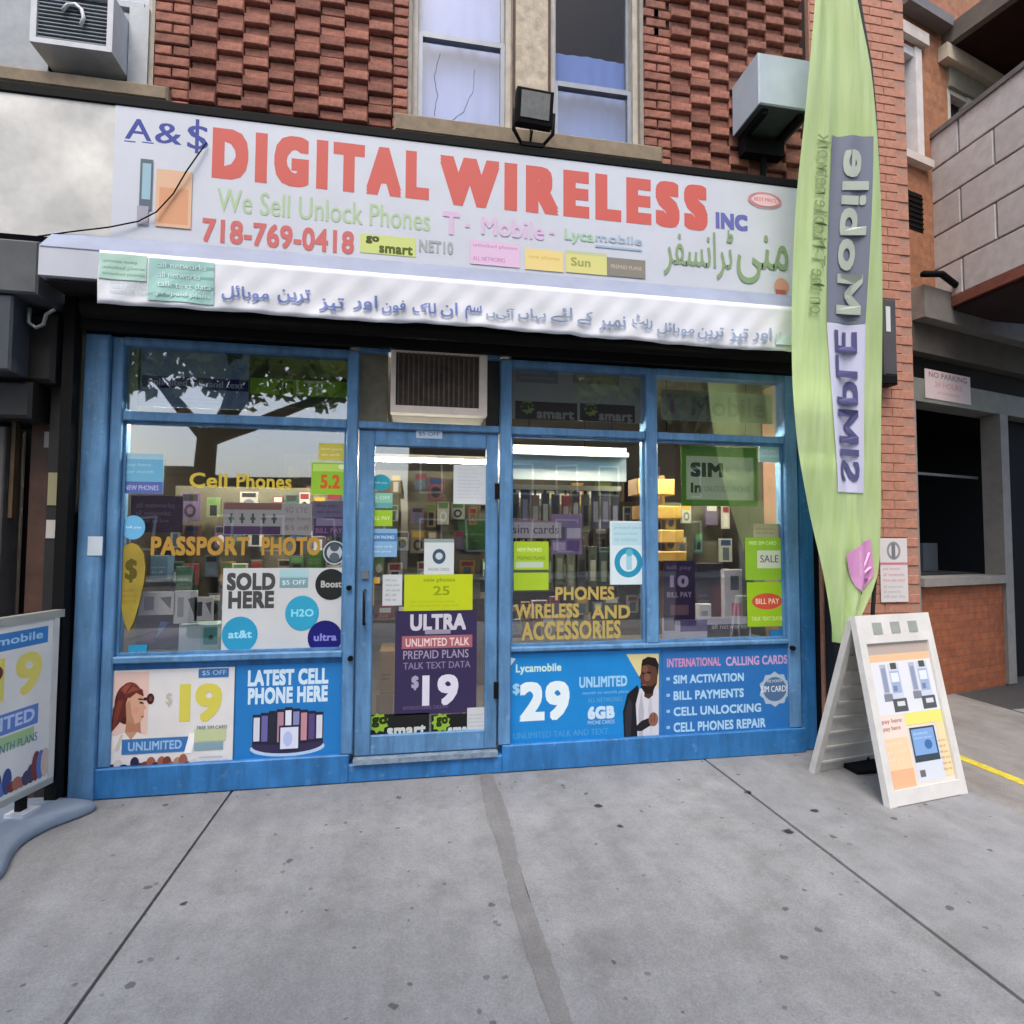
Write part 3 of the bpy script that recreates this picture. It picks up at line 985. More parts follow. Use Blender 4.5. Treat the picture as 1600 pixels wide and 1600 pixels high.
for q in ((2.568,0.709), (-0.375,1.150), (-0.360,0.731)):
    mb = MB()
    mb.prism([(q[0]+0.016*math.cos(t*math.pi/6), q[1]+0.016*math.sin(t*math.pi/6)) for t in range(12)], -0.03, 0.0, BLACK, lambda a, b, h: (a, h, b))
    mb.build('shutter_bolt', sf)
# door leaf
dm = MB()
DX0, DX1, DZ0, DZ1 = -0.335, 0.528, 0.142, 2.115
dm.bevbox(DX0, DX0+0.095, 0.018, 0.062, DZ0, DZ1, BLUE, b=0.005)
dm.bevbox(DX1-0.075, DX1, 0.018, 0.062, DZ0, DZ1, BLUE, b=0.005)
dm.bevbox(DX0+0.096, DX1-0.076, 0.018, 0.062, DZ0, DZ0+0.115, BLUE, b=0.005)
dm.bevbox(DX0+0.096, DX1-0.076, 0.018, 0.062, DZ1-0.095, DZ1, BLUE, b=0.005)
door = dm.build('door', sf, label='glass shop door in a blue frame covered with stickers')
part('door_glass', door, [(DX0+0.096, DX1-0.076, GY0-0.001, GY1-0.001, DZ0+0.116, DZ1-0.096)], GLASS)
hb = MB()
hb.tube([(DX0+0.05, 0.016, 0.93), (DX0+0.05, -0.035, 0.93), (DX0+0.05, -0.035, 1.13), (DX0+0.05, 0.016, 1.13)], 0.009, M('#20252b', 0.35, 0.1, 5, metal=0.6), n=8)
hb.build('handle', door)
part('lock', door, [(DX0+0.03, DX0+0.07, 0.008, 0.018, 1.20, 1.25)], M('#9a9da0', 0.35, 0.1, 5, metal=0.8))
part('hinge', door, [(DX1-0.02, DX1+0.008, 0.004, 0.018, 1.70, 1.80)], DARK)
part('hinge', door, [(DX1-0.02, DX1+0.008, 0.004, 0.018, 0.45, 0.55)], DARK)
part('wall_infill', sf, [(-0.338, -0.17, 0.05, 0.09, 2.17, 2.60)], M('#7d7866', 0.8, 0.2, 9, name='tan_infill_board'))
part('wall_infill', sf, [(0.45, 0.535, 0.05, 0.09, 2.17, 2.60)], M('#3a3632', 0.8, 0.2, 9))
part('header_board', sf, [(-1.84, 2.775, 0.02, 0.13, 2.645, 2.77), (-1.84, -0.41, 0.02, 0.13, 2.602, 2.644), (0.614, 2.775, 0.02, 0.13, 2.602, 2.644)], DARK)
part('side_return', sf, [(2.777, 2.779, -0.02, 0.3, 0.0, 2.70)], BLACK)

# ------------------------------------------------------------------ inside the shop
part('shop_floor', None, [(-1.80, 2.74, 0.145, 5.0, 0.06, 0.10)], M('#6b6258', 0.5, 0.12, 3), kind='structure', label='floor inside the shop')
part('shop_wall', None, [(-1.86, 2.78, 5.0, 5.05, 0.1, 2.72)], M('#524e44', 0.8, 0.08, 3), kind='structure', label='rear wall inside the shop')
part('shop_wall', None, [(-1.90, -1.845, 0.14, 5.0, 0.0, 2.72)], M('#47433b', 0.8, 0.08, 3), kind='structure', label='side wall inside the shop by the yellow tag')
part('shop_wall', None, [(2.785, 2.80, 0.62, 5.0, 0.0, 2.72)], M('#47433b', 0.8, 0.08, 3), kind='structure', label='side wall inside the shop by the lime posters')
part('shop_ceiling', None, [(-1.84, 2.775, 0.14, 5.0, 2.66, 2.70)], M('#55534b', 0.8, 0.06, 3), kind='structure', label='ceiling inside the shop')
LIT = emit('#fff4dc', 150.0, 'lit_tube')
FILL_LIT = emit('#fff4dc', 130.0, 'added_fill_tube')  # for tubes added out of sight behind the rails to brighten the window stock
for i, (x, y, z, hw, mt, l) in enumerate(((0.10, 1.5, 2.13, 0.55, LIT, 'lit fluorescent tube hanging inside behind the door top'), (1.3, 1.9, 2.24, 0.55, LIT, 'lit fluorescent tube hanging inside behind the ring poster window'), (-1.03, 0.20, 2.145, 0.58, FILL_LIT, 'added fill tube hidden behind the rail of the passport photo window'), (1.06, 0.20, 2.145, 0.42, FILL_LIT, 'added fill tube hidden behind the rail of the ring poster window'), (2.07, 0.20, 2.145, 0.44, FILL_LIT, 'added fill tube hidden behind the rail of the SIM poster window'))):
    e = empty('ceiling_light', (x, y, z), l, 'light')
    part('housing', e, [(x-hw, x+hw, y-0.04, y+0.04, z+0.02, z+0.05)], M('#c9c9c2', 0.5, 0.05, 4))
    for q in (-hw*0.7, hw*0.7):
        mb = MB(); mb.tube([(x+q, y, z+0.05), (x+q, y, 2.66)], 0.004, DARK, n=5); mb.build('hanger', e)
    mb = MB(); mb.tube([(x-hw+0.02, y, z), (x+hw-0.02, y, z)], 0.012, mt, n=8); mb.build('tube', e)
g = random.Random(40)
GOODS = ['#7a2f3a', '#3c5a80', '#2f2b4d', '#8a8a82', '#b58a3a', '#35584a', '#a04a30', '#5b3a63', '#c4bfb0', '#20242c', '#466b7f', '#6d7a33']
def shelf_unit(x0, x1, y0, y1, heights, label, boxes=True, facing=-1):
    e = empty('display_shelf', ((x0+x1)/2, (y0+y1)/2, 0.1), label, 'shelf')
    SH = M('#6f6149', 0.6, 0.15, 8, name='shelf_wood')
    ends = [(x0, x0+0.02, y0, y1, 0.102, heights[-1]+0.4), (x1-0.02, x1, y0, y1, 0.102, heights[-1]+0.4)]
    for q in ends: part('upright', e, [q], SH)
    for h in heights: part('shelf_board', e, [(x0+0.021, x1-0.021, y0, y1, h, h+0.02)], SH)
    part('back_board', e, [(x0+0.021, x1-0.021, y1-0.012, y1-0.001, 0.103, heights[-1]+0.4)] if x1-x0 > y1-y0 else [(x0+0.022, x0+0.03, y0, y1, 0.103, heights[-1]+0.4)], M('#4c463b', 0.8, 0.1, 5))
    return e
CN = dict(zip(GOODS, ['maroon', 'steel blue', 'indigo', 'light grey', 'mustard', 'bottle green', 'rust', 'violet', 'cream', 'black', 'teal grey', 'olive']))
def goods(x0, x1, y, heights, along='x', xf=None, grp='boxed goods on the shelves inside'):
    for hi, h in enumerate(heights):
        a = x0+0.03
        while a < x1-0.1:
            w = g.uniform(0.08, 0.20); hh = g.uniform(0.12, 0.30); d = 0.12
            if a+w > x1-0.02: break
            c = g.choice(GOODS)
            mb = MB()
            T = (lambda u, v, z: (u, y+v, z)) if along == 'x' else (lambda u, v, z: (xf+v, u, z))
            mb.bevbox(a, a+w, 0, d, h+0.021, h+0.021+hh, M(c, 0.5, 0.08, 10), b=0.003, T=T)
            o = mb.build('goods_box', None, '%s boxed goods on the %s board of the %s' % (CN[c], ('lowest', 'second', 'third', 'top')[hi], 'long shelf mid shop' if y > 3 else ('shelf behind the passport photo window' if x0 < 0 else 'shelf behind the ring poster window')), 'box', grp)
            art = Art((lambda u, v, n: T(u, -n, v)))
            art.rect((a+w*0.15, h+0.021+hh*0.45, a+w*0.85, h+0.021+hh*0.85), g.choice(['#d8d4c8', '#c9b040', '#b9c6d0', '#8a2f3a', '#e0e0dc']))
            art.greek((a+w*0.15, h+0.021+hh*0.1, a+w*0.85, h+0.021+hh*0.38), '#d0d0c8', 2, g.randint(1, 999))
            art.build('print', o)
            a += w+g.uniform(0.0, 0.06)
shelf_unit(-1.4, 2.6, 3.2, 3.5, [0.5, 0.95, 1.4, 1.85], 'long shelf of goods across the middle of the shop')
goods(-1.36, 2.56, 3.24, [0.5, 0.95, 1.4, 1.85])
shelf_unit(-1.62, -0.45, 1.25, 1.5, [0.75, 1.10, 1.42], 'wooden shelf of goods close behind the passport photo window')
GOODS = ['#8a7f70', '#6a5a4a', '#a59a88', '#5d6a58', '#7d5348', '#b9ab90', '#4d4a52', '#8f8a5c']
CN.update(dict(zip(GOODS, ['taupe', 'brown', 'sand', 'moss', 'brick red', 'beige', 'charcoal', 'khaki'])))
goods(-1.58, -0.49, 1.28, [0.75, 1.10, 1.42], grp='boxed goods on the near shelf')
shelf_unit(0.62, 2.5, 1.15, 1.4, [1.0, 1.35], 'wooden shelf of goods behind the ring poster window')
goods(0.66, 2.46, 1.18, [1.0, 1.35], grp='boxed goods on the shelf by the counter')
ct = empty('shop_counter', (0.9, 1.9, 0.1), 'wooden shop counter with glass top behind the door', 'counter')
part('counter_base', ct, [(0.55, 2.4, 1.7, 2.2, 0.102, 0.85)], M('#7d5f35', 0.6, 0.2, 7, name='honey_wood'))
part('counter_top', ct, [(0.5, 2.45, 1.65, 2.25, 0.852, 0.9)], M('#5a4a35', 0.3, 0.15, 7))
# yellow slatted display stand and stock shelf seen through the window
ys_ = empty('display_stand', (1.85, 0.6, 0.1), 'orange yellow stepped display stand behind the sim card poster', 'stand')
for k, (a, b, z0, z1) in enumerate(((1.63, 1.93, 1.78, 1.90), (1.66, 1.98, 1.60, 1.70), (1.66, 2.00, 1.42, 1.52), (1.63, 2.02, 1.28, 1.36))):
    part('tier', ys_, [(a, b, 0.42, 0.6, z0, z1)], M('#c99a4e' if k % 2 else '#d9a85e', 0.5, 0.15, 8), bev=0.008)
part('stand_post', ys_, [(1.75, 1.79, 0.62, 0.66, 0.102, 1.95)], M('#8a6a35', 0.6, 0.1, 6))
part('stand_post', ys_, [(1.90, 1.94, 0.62, 0.66, 0.102, 1.95)], M('#8a6a35', 0.6, 0.1, 6))
# display ledges right behind the panes
part('window_ledge', None, [(-1.648, -0.412, 0.102, 0.50, 0.70, 0.735)], M('#4b4a46', 0.6, 0.15, 6), kind='structure', label='display ledge behind the passport photo window')
part('window_ledge', None, [(0.616, 2.544, 0.102, 0.50, 0.70, 0.735)], M('#55534d', 0.6, 0.15, 6), kind='structure', label='display ledge behind the two windows beside the door')

HANGC = {'#7d8466': 'sage', '#5e6650': 'olive', '#b9b6aa': 'off white', '#8f7f6a': 'tan', '#6c5a78': 'violet', '#9aa7a0': 'grey green', '#a3824a': 'amber', '#54606a': 'slate', '#c9c4bc': 'cream', '#7a4a48': 'brick red', '#3f5f56': 'teal green', '#b08f9c': 'dusty pink'}
def hang_packs(x0, x1, zs, y, seed, where, grp, wr=(0.06, 0.12), hr=(0.12, 0.20), skip=0.15):
    gg = random.Random(seed)
    for row, zt in enumerate(zs):
        x = x0
        while x < x1-0.06:
            w = gg.uniform(*wr); h = gg.uniform(*hr)
            if gg.random() < skip: x += w; continue
            c = gg.choice(list(HANGC))
            yy = y+gg.uniform(-0.05, 0.08); zz = zt+gg.uniform(-0.03, 0.03)
            mb = MB(); mb.bevbox(x, min(x+w, x1), yy, yy+0.02, zz-h, zz, M(c, 0.35, 0.12, 14), b=0.003)
            o = mb.build('hanging_pack', None, '%s blister pack in the %s row %s' % (HANGC[c], ('top', 'second', 'third', 'fourth', 'fifth')[row], where), 'blister pack', grp)
            ar = wall_art(yy)
            w = min(x+w, x1)-x
            ar.rect((x+w*0.12, zz-h*0.30, x+w*0.88, zz-h*0.06), gg.choice(['#d6d2c4', '#8a2f36', '#2f4a74', '#c9a23a', '#2a2a2e', '#5f8a4a']))
            k = gg.random()
            if k < 0.5: ar.oval((x+w*0.2, zz-h*0.88, x+w*0.8, zz-h*0.4), gg.choice(['#2a2c30', '#e0ded6', '#6a7078']), n=14, hole=gg.choice([0, 0.55]))
            else: ar.rect((x+w*0.25, zz-h*0.92, x+w*0.75, zz-h*0.38), gg.choice(['#25272b', '#d9d6cc', '#556070']))
            ar.build('print', o)
            part('hook', o, [(x+w/2-0.004, x+w/2+0.004, yy+0.02, yy+0.12, zz-0.012, zz-0.004)], DARK)
            x += w+gg.uniform(0.004, 0.03)
part('peg_board', None, [(-1.60, -0.45, 0.64, 0.66, 0.74, 1.80)], M('#6a6656', 0.8, 0.12, 8), label='olive peg board of packs behind the passport photo window', cat='peg board')
hang_packs(-1.58, -0.47, [1.74, 1.52, 1.30, 1.08], 0.50, 71, 'behind the passport photo window', 'packs on the peg board')
part('peg_board', None, [(1.62, 2.53, 0.80, 0.82, 0.74, 1.75)], M('#5d5a4c', 0.8, 0.12, 8), label='dark peg board of packs behind the SIM poster window', cat='peg board')
hang_packs(1.64, 2.52, [1.70, 1.48, 1.24, 1.02], 0.68, 72, 'behind the SIM poster window', 'packs behind the SIM poster window')
hang_packs(0.64, 1.50, [1.02, 0.93], 0.30, 73, 'on the ledge of the ring poster window', 'packs on the ring poster ledge', hr=(0.10, 0.16))
hang_packs(-0.30, 0.50, [1.95, 1.72, 1.50, 1.28], 1.0, 74, 'on the rack inside behind the door', 'packs on the rack behind the door', wr=(0.07, 0.13), skip=0.3)
part('peg_board', None, [(-0.36, 0.55, 1.14, 1.16, 0.95, 2.0)], M('#77735f', 0.8, 0.12, 8), label='khaki peg board rack inside behind the door', cat='peg board')
part('rack_post', None, [(0.05, 0.09, 1.165, 1.205, 0.102, 2.0)], DARK, label='dark post holding the khaki rack behind the door', cat='post')
for x_ in (0.0, 0.25):
    carton('wooden_box', (-0.28+x_, 0.32+x_*0.2, -0.02+x_, 0.58), 0.5, 0.25, '#9a7a44', 'honey coloured wooden box inside at the foot of the door, %s' % ('by the handle side' if x_ == 0 else 'towards the hinge side'), art=lambda a, r: a.rect(sub(r, 0.2, 0.3, 0.8, 0.6), '#6f5228')) if False else None
def carton(name, r, y0, d, col, label, cat='box', art=None):
    x0, z0, x1, z1 = r
    mb = MB(); mb.bevbox(x0, x1, y0, y0+d, z0, z1, M(col, 0.5, 0.06, 8), b=0.004)
    o = mb.build(name, None, label, cat)
    if art:
        a = wall_art(y0); art(a, r); a.build('print', o)
    return o

# ------------------------------------------------------------------ posters and stickers: passport photo window
def art_transom1(a, r):
    a.rect((-1.576,2.326,-0.990,2.396), '#28306a')
    a.greek((-1.541,2.340,-1.019,2.383), '#c7cde6', 1, 3, 0.9)
    a.poly([(-1.159,2.593), (-1.014,2.575), (-1.031,2.527), (-1.074,2.517), (-1.106,2.476), (-1.114,2.534)], '#141b33')
    a.greek((-1.562,2.232,-0.999,2.275), '#5e6f86', 2, 8)
poster('transom_poster', (-1.596,2.213,-0.987,2.596), INS, '#7d95b4', 'blue grey sheet with a navy text band and dark bird shape above the window', art=art_transom1)
poster('transom_strip', (-1.650,2.187,-1.586,2.593), INS, '#93a089', 'narrow grey green strip beside the blue grey transom sheet', cat='paper')
def art_transom2(a, r):
    a.rect((-0.981,2.315,-0.401,2.413), '#86b82c')
    a.text('4G', (-0.839,2.315,-0.733,2.405), '#3f5f16', 0.02)
    a.text('LTE', (-0.716,2.324,-0.557,2.411), '#d7e6b0', 0.02)
    a.oval((-0.582,2.462,-0.426,2.614), '#6d7f2a')
    a.greek((-0.953,2.490,-0.654,2.591), '#6f7f38', 3, 5)
poster('transom_poster', (-0.987,2.239,-0.399,2.636), INS, '#3d4a22', 'dark olive sheet with a bright green band above the passport photo window', art=art_transom2)
def art_bluecard(a, r):
    a.rect(sub(r, 0, 0, 1, 0.30), '#5a6fb0'); a.rect(sub(r, 0.03, 0.30, 1, 0.86), '#74b6d6'); a.greek(sub(r, 0.1, 0.05, 0.9, 0.25), '#c9cbe8', 1, 4)
    a.greek(sub(r, 0.12, 0.45, 0.9, 0.8), '#a9d7ea', 2, 14)
poster('window_card', (-1.664,1.699,-1.440,1.932), OUT, '#a9d2e2', 'pale blue card in the upper corner of the passport photo window', cat='card', art=art_bluecard)
def art_purple(a, r):
    a.greek(sub(r, 0.1, 0.2, 0.9, 0.85), '#7a6b86', 3, 24)
poster('window_poster', (-1.611,1.476,-1.332,1.689), INS, '#3b2a44', 'dark plum poster under the pale blue card', art=art_purple)
disc('round_sticker', (-1.652,1.434,-1.527,1.573), OUT, '#6fbbe6', 'sky blue round sticker above the yellow tag', art=lambda a, r: a.greek(sub(r, 0.2, 0.4, 0.85, 0.6), '#dff1fb', 1, 3))
# faint yellow words on the glass
def glass_words(t, r, col, label, bold=0.02, greek=None, slope=0.0):
    o = empty('window_lettering', (r[0], OUT, r[1]), label, 'lettering')
    n = sum(len(w)+1 for w in t.split())-1
    k = 0
    for w in t.split():
        a = wall_art(OUT+0.002)
        a.text(w, (r[0]+(r[2]-r[0])*k/n, r[1], r[0]+(r[2]-r[0])*(k+len(w))/n, r[3]), col, bold)
        a.build('word', o)
        k += len(w)+1
    return o
glass_words('Cell Phones', (-1.299,1.742,-0.729,1.829), '#d0b845', 'row of pale yellow lettering across the reflected trees', 0.02)
glass_words('PASSPORT PHOTO', (-1.494,1.342,-0.555,1.453), '#b58d3c', 'gold PASSPORT PHOTO lettering on the window', 0.035)
def art_lime1(a, r):
    a.rect(sub(r, 0.04, 0.72, 0.96, 0.95), '#bfe06a'); a.text('5.2', sub(r, 0.25, 0.18, 0.8, 0.62), '#d5662a', 0.04); a.oval(sub(r, 0.75, 0.8, 0.95, 0.95), '#e9f3c8')
poster('window_poster', (-0.615,1.713,-0.404,1.909), OUT, '#93c52f', 'lime green card with an orange number beside the door post', art=art_lime1)
poster('window_card', (-0.576,1.922,-0.404,2.028), OUT, '#d3c650', 'pale yellow card on top of the lime green card', cat='card', art=lambda a, r: a.greek(sub(r, 0.1, 0.2, 0.9, 0.8), '#efe9b0', 2, 5))
def art_strip(a, r):
    a.rect((-1.105,1.468,-0.788,1.516), '#6e4f7e'); a.rect((-1.109,1.615,-0.784,1.656), '#b3827c')
    rr = (-1.090,1.526,-0.789,1.599)
    for k in range(5):
        a.rect(sub(rr, 0.03+0.2*k, 0.35, 0.13+0.2*k, 0.6), '#7d8a86'); a.rect(sub(rr, 0.06+0.2*k, 0.1, 0.10+0.2*k, 0.9), '#5a6a66')
    a.greek((-0.766,1.481,-0.612,1.642), '#b9a7a8', 3, 12)
poster('window_strip', (-1.109,1.465,-0.608,1.656), INS, '#dcd6d6', 'white and plum strip above the word PHOTO', art=art_strip)
def art_plumcard(a, r):
    a.rect(sub(r, 0, 0.55, 1, 0.98), '#8f86a8'); a.rect(sub(r, 0.1, 0.3, 0.9, 0.5), '#b7a6c8'); a.greek(sub(r, 0.1, 0.05, 0.9, 0.28), '#c79ac4', 1, 6); a.greek(sub(r, 0.1, 0.6, 0.9, 0.95), '#5a4a72', 2, 7)
poster('window_card', (-0.604,1.458,-0.409,1.672), INS, '#6a4c80', 'violet card below the lime green card', cat='card', art=art_plumcard)
def art_eye(a, r):
    a.oval(sub(r, 0.05, 0.05, 0.95, 0.95), '#3c4650', hole=0.75); a.oval(sub(r, 0.3, 0.55, 0.7, 0.9), '#4a5560'); a.oval(sub(r, 0.28, 0.1, 0.72, 0.5), '#57626c')
disc('round_sticker', (-0.538,1.287,-0.404,1.431), OUT, '#b9c1c4', 'grey round icon sticker right after the word PHOTO', art=art_eye)
# yellow leaf shaped tag
mb = MB()
tr_ = (-1.667,0.910,-1.517,1.415)
prof = [(0.5, 0.0), (0.66, 0.1), (0.82, 0.3), (0.97, 0.55), (1.0, 0.72), (0.92, 0.88), (0.72, 0.97), (0.5, 1.0), (0.25, 0.97), (0.08, 0.88), (0.0, 0.72), (0.03, 0.55), (0.18, 0.3), (0.34, 0.1)]
mb.prism([(tr_[0]+(tr_[2]-tr_[0])*a, tr_[1]+(tr_[3]-tr_[1])*b) for a, b in prof], OUT-0.004, OUT, M('#a08c30', 0.6, 0.15, 9, name='yellow_tag_foam'), lambda a, b, h: (a, h, b))
tg = mb.build('leaf_tag', None, 'yellow pointed leaf shaped tag with a dollar sign at the window edge', 'tag')
a = wall_art(OUT-0.004)
a.text('$', sub(tr_, 0.3, 0.55, 0.72, 0.82), '#5c5216', 0.03)
a.greek(sub(tr_, 0.25, 0.3, 0.75, 0.5), '#8a7424', 3, 3)
a.build('print', tg)
# white SOLD HERE board
def art_sold(a, r):
    a.text('SOLD', (-1.077,1.136,-0.807,1.240), '#4a4a48', 0.05)
    a.text('HERE', (-1.067,1.030,-0.812,1.132), '#4a4a48', 0.05)
    a.rect((-0.785,1.211,-0.619,1.261), '#a9d0d4'); a.rect((-0.783,1.149,-0.621,1.208), '#7fa2a8'); a.greek((-0.769,1.161,-0.633,1.197), '#d8e8ea', 1, 4, 0.9)
    for (rr, c, t, tc) in (((-1.098,0.772,-0.899,0.983), '#2f9cc4', 'at&t', '#9fe0fa'), ((-0.748,0.892,-0.554,1.101), '#33a3c6', 'H2O', '#8fe2f5'), ((-0.579,1.073,-0.397,1.261), '#232624', 'Boost', '#b9bab6'), ((-0.617,0.747,-0.417,0.951), '#191870', 'ultra', '#8f8fd8')):
        a.oval(rr, c)
        a.text(t, sub(rr, 0.18, 0.40, 0.84, 0.62), tc, 0.03)
poster('window_board', (-1.099,0.738,-0.391,1.267), OUT, '#cfd2d2', 'white SOLD HERE board with blue, black and navy circles', cat='board', art=art_sold)
# goods on the ledge behind the left pane
carton('phone_box', (-1.607,0.784,-1.361,0.993), 0.15, 0.16, '#242550', 'navy phone box on the ledge beside the yellow tag', art=lambda a, r: (a.poly([(r[0]+0.1*(r[2]-r[0]), r[1]+0.2*(r[3]-r[1])), (r[0]+0.45*(r[2]-r[0]), r[1]+0.2*(r[3]-r[1])), (r[0]+0.35*(r[2]-r[0]), r[1]+0.8*(r[3]-r[1]))], '#5a3f78'), a.poly([(r[0]+0.45*(r[2]-r[0]), r[1]+0.3*(r[3]-r[1])), (r[0]+0.75*(r[2]-r[0]), r[1]+0.75*(r[3]-r[1])), (r[0]+0.55*(r[2]-r[0]), r[1]+0.8*(r[3]-r[1]))], '#5d7fb5')))
carton('mint_box', (-1.362,0.743,-1.144,0.930), 0.13, 0.14, '#a9c6c6', 'mint and white carton next to the navy phone box', art=lambda a, r: (a.rect(sub(r, 0, 0, 0.55, 1), '#c3ced6'), a.rect(sub(r, 0.62, 0.35, 0.98, 0.9), '#5f9a94'), a.oval(sub(r, 0.75, 0.5, 0.88, 0.65), '#17484a')))
for (rr, l, c) in (((-1.581,0.991,-1.385,1.126), 'white photo card with a purple portrait above the navy box', '#8a7a98'), ((-1.390,0.938,-1.263,1.131), 'tall white photo card in the middle of the card row', '#9aa09c'), ((-1.278,0.953,-1.174,1.092), 'small white photo card with a dark square', '#4f4a50')):
    poster('photo_card', rr, 0.12, '#d3d2d4', l, 'card', th=0.012, art=lambda a, r, c=c: (a.rect(sub(r, 0.15, 0.2, 0.42, 0.8), c), a.poly([(r[0]+0.58*(r[2]-r[0]), r[1]+0.75*(r[3]-r[1])), (r[0]+0.9*(r[2]-r[0]), r[1]+0.8*(r[3]-r[1])), (r[0]+0.88*(r[2]-r[0]), r[1]+0.25*(r[3]-r[1]))], '#6d7474')))
poster('small_sticker', (-1.591,0.736,-1.495,0.833), OUT, '#2a93bd', 'teal square sticker at the bottom of the window under the yellow tag', 'sticker', art=lambda a, r: a.greek(sub(r, 0.15, 0.35, 0.9, 0.65), '#9ed6ea', 1, 5))
carton('phone_box', (-1.664,1.177,-1.557,1.330), 0.45, 0.1, '#5d7d98', 'blue grey box hanging behind the window under the word PASSPORT', art=lambda a, r: a.greek(sub(r, 0.1, 0.2, 0.9, 0.6), '#a9bccb', 2, 6))
carton('phone_box', (-1.529,1.089,-1.427,1.257), 0.5, 0.1, '#4c6f60', 'green box behind the window above the photo cards', art=lambda a, r: a.greek(sub(r, 0.1, 0.2, 0.9, 0.6), '#8fb09c', 2, 16))
carton('phone_box', (-0.693,1.246,-0.597,1.365), 0.4, 0.1, '#3f6b2f', 'dark green box behind the window under the word PHOTO', art=lambda a, r: a.greek(sub(r, 0.1, 0.2, 0.9, 0.6), '#7fa05f', 2, 26))

# riser posters under the left window
def art_woman(a, r):
    S = lambda *q: sub(r, *q)
    a.rect(S(0.02, 0.35, 0.30, 0.98), '#e9c9bd')
    def pp(*q): return [(r[0]+u*(r[2]-r[0]), r[1]+v*(r[3]-r[1])) for u, v in q]
    for (q, c) in (((0.03, 0.46, 0.22, 0.86), '#4a201c'), ((0.05, 0.52, 0.25, 0.88), '#6d2f28'), ((0.07, 0.66, 0.23, 0.87), '#85402f'), ((0.09, 0.74, 0.20, 0.86), '#9a5440')):
        a.oval(S(*q), c)
    a.poly(pp((0.01, 0.38), (0.09, 0.50), (0.15, 0.72), (0.08, 0.80), (0.02, 0.62)), '#5f2a25')
    a.poly(pp((0.02, 0.40), (0.06, 0.50), (0.10, 0.70), (0.06, 0.70), (0.03, 0.55)), '#7d3a2e')
    a.poly(pp((0.12, 0.34), (0.25, 0.34), (0.235, 0.54), (0.13, 0.54)), '#b98266')
    a.poly(pp((0.13, 0.50), (0.12, 0.66), (0.15, 0.79), (0.22, 0.80), (0.255, 0.72), (0.262, 0.66), (0.285, 0.61), (0.265, 0.595), (0.268, 0.55), (0.25, 0.49), (0.20, 0.455)), '#d9a98c')
    a.poly(pp((0.13, 0.50), (0.12, 0.66), (0.15, 0.70), (0.17, 0.56), (0.20, 0.455)), '#c08e72')
    a.oval(S(0.175, 0.56, 0.225, 0.63), '#dd9c86')
    a.poly(pp((0.225, 0.665), (0.262, 0.655), (0.262, 0.668), (0.235, 0.682)), '#2a1512')
    a.poly(pp((0.215, 0.70), (0.26, 0.695), (0.258, 0.71), (0.22, 0.716)), '#4a241c')
    a.poly(pp((0.235, 0.53), (0.268, 0.54), (0.262, 0.518)), '#a8443e')
    a.poly(pp((0.10, 0.74), (0.16, 0.86), (0.25, 0.80), (0.262, 0.73), (0.20, 0.77), (0.15, 0.72)), '#6d2f28')
    a.poly(pp((0.12, 0.76), (0.17, 0.84), (0.23, 0.80), (0.18, 0.79)), '#96503c')
    a.rect(S(0.26, 0.69, 0.31, 0.72), '#3a1c18'); a.oval(S(0.285, 0.65, 0.345, 0.76), '#42201c'); a.oval(S(0.30, 0.68, 0.33, 0.73), '#7a4438')
    a.poly(pp((0.01, 0.20), (0.30, 0.18), (0.285, 0.33), (0.22, 0.38), (0.12, 0.38), (0.01, 0.33)), '#eee8e2')
    a.poly(pp((0.12, 0.38), (0.17, 0.30), (0.22, 0.38)), '#c99a80')
    a.poly(pp((0.04, 0.20), (0.08, 0.20), (0.11, 0.36), (0.09, 0.36)), '#d3cbc4')
    a.text('1', S(0.55, 0.46, 0.64, 0.84), '#ddd45a', 0.035)
    a.text('9', S(0.68, 0.45, 0.90, 0.84), '#ddd45a', 0.035)
    a.text('$', S(0.44, 0.62, 0.49, 0.76), '#c9c3b2', 0.02)
    a.rect(S(0.70, 0.90, 0.95, 0.99), '#3f74ae'); a.greek(S(0.73, 0.915, 0.93, 0.975), '#a9c9e6', 1, 4, 0.95)
    a.rect(S(0.10, 0.16, 0.63, 0.31), '#3f78b8'); a.text('UNLIMITED', S(0.15, 0.19, 0.58, 0.28), '#9fc6ea', 0.03)
    a.poly(pp((0.60, 0.14), (0.66, 0.14), (0.70, 0.34), (0.64, 0.34)), '#ffffff')
    a.rect(S(0.68, 0.25, 0.94, 0.38), '#c6d2a0'); a.rect(S(0.68, 0.16, 0.92, 0.24), '#8aa9b4')
    a.greek(S(0.70, 0.36, 0.95, 0.42), '#5a6a72', 1, 9)
    g2 = random.Random(4)
    for k in range(16):
        u = 0.02+k*0.043; h = g2.uniform(0.05, 0.14)
        a.oval(S(u-0.02, 0.01, u+0.05, h), g2.choice(['#2a2a4d', '#7a3f35', '#a0604a', '#d8d0cc', '#48303c', '#b98a70']))
    a.greek(S(0.72, 0.03, 0.97, 0.11), '#9aa6b4', 2, 3)
poster('riser_poster', (-1.662,0.139,-1.014,0.696), 0.018, '#e6e4e2', 'white poster of a woman beside a yellow 19 under the window', art=art_woman)
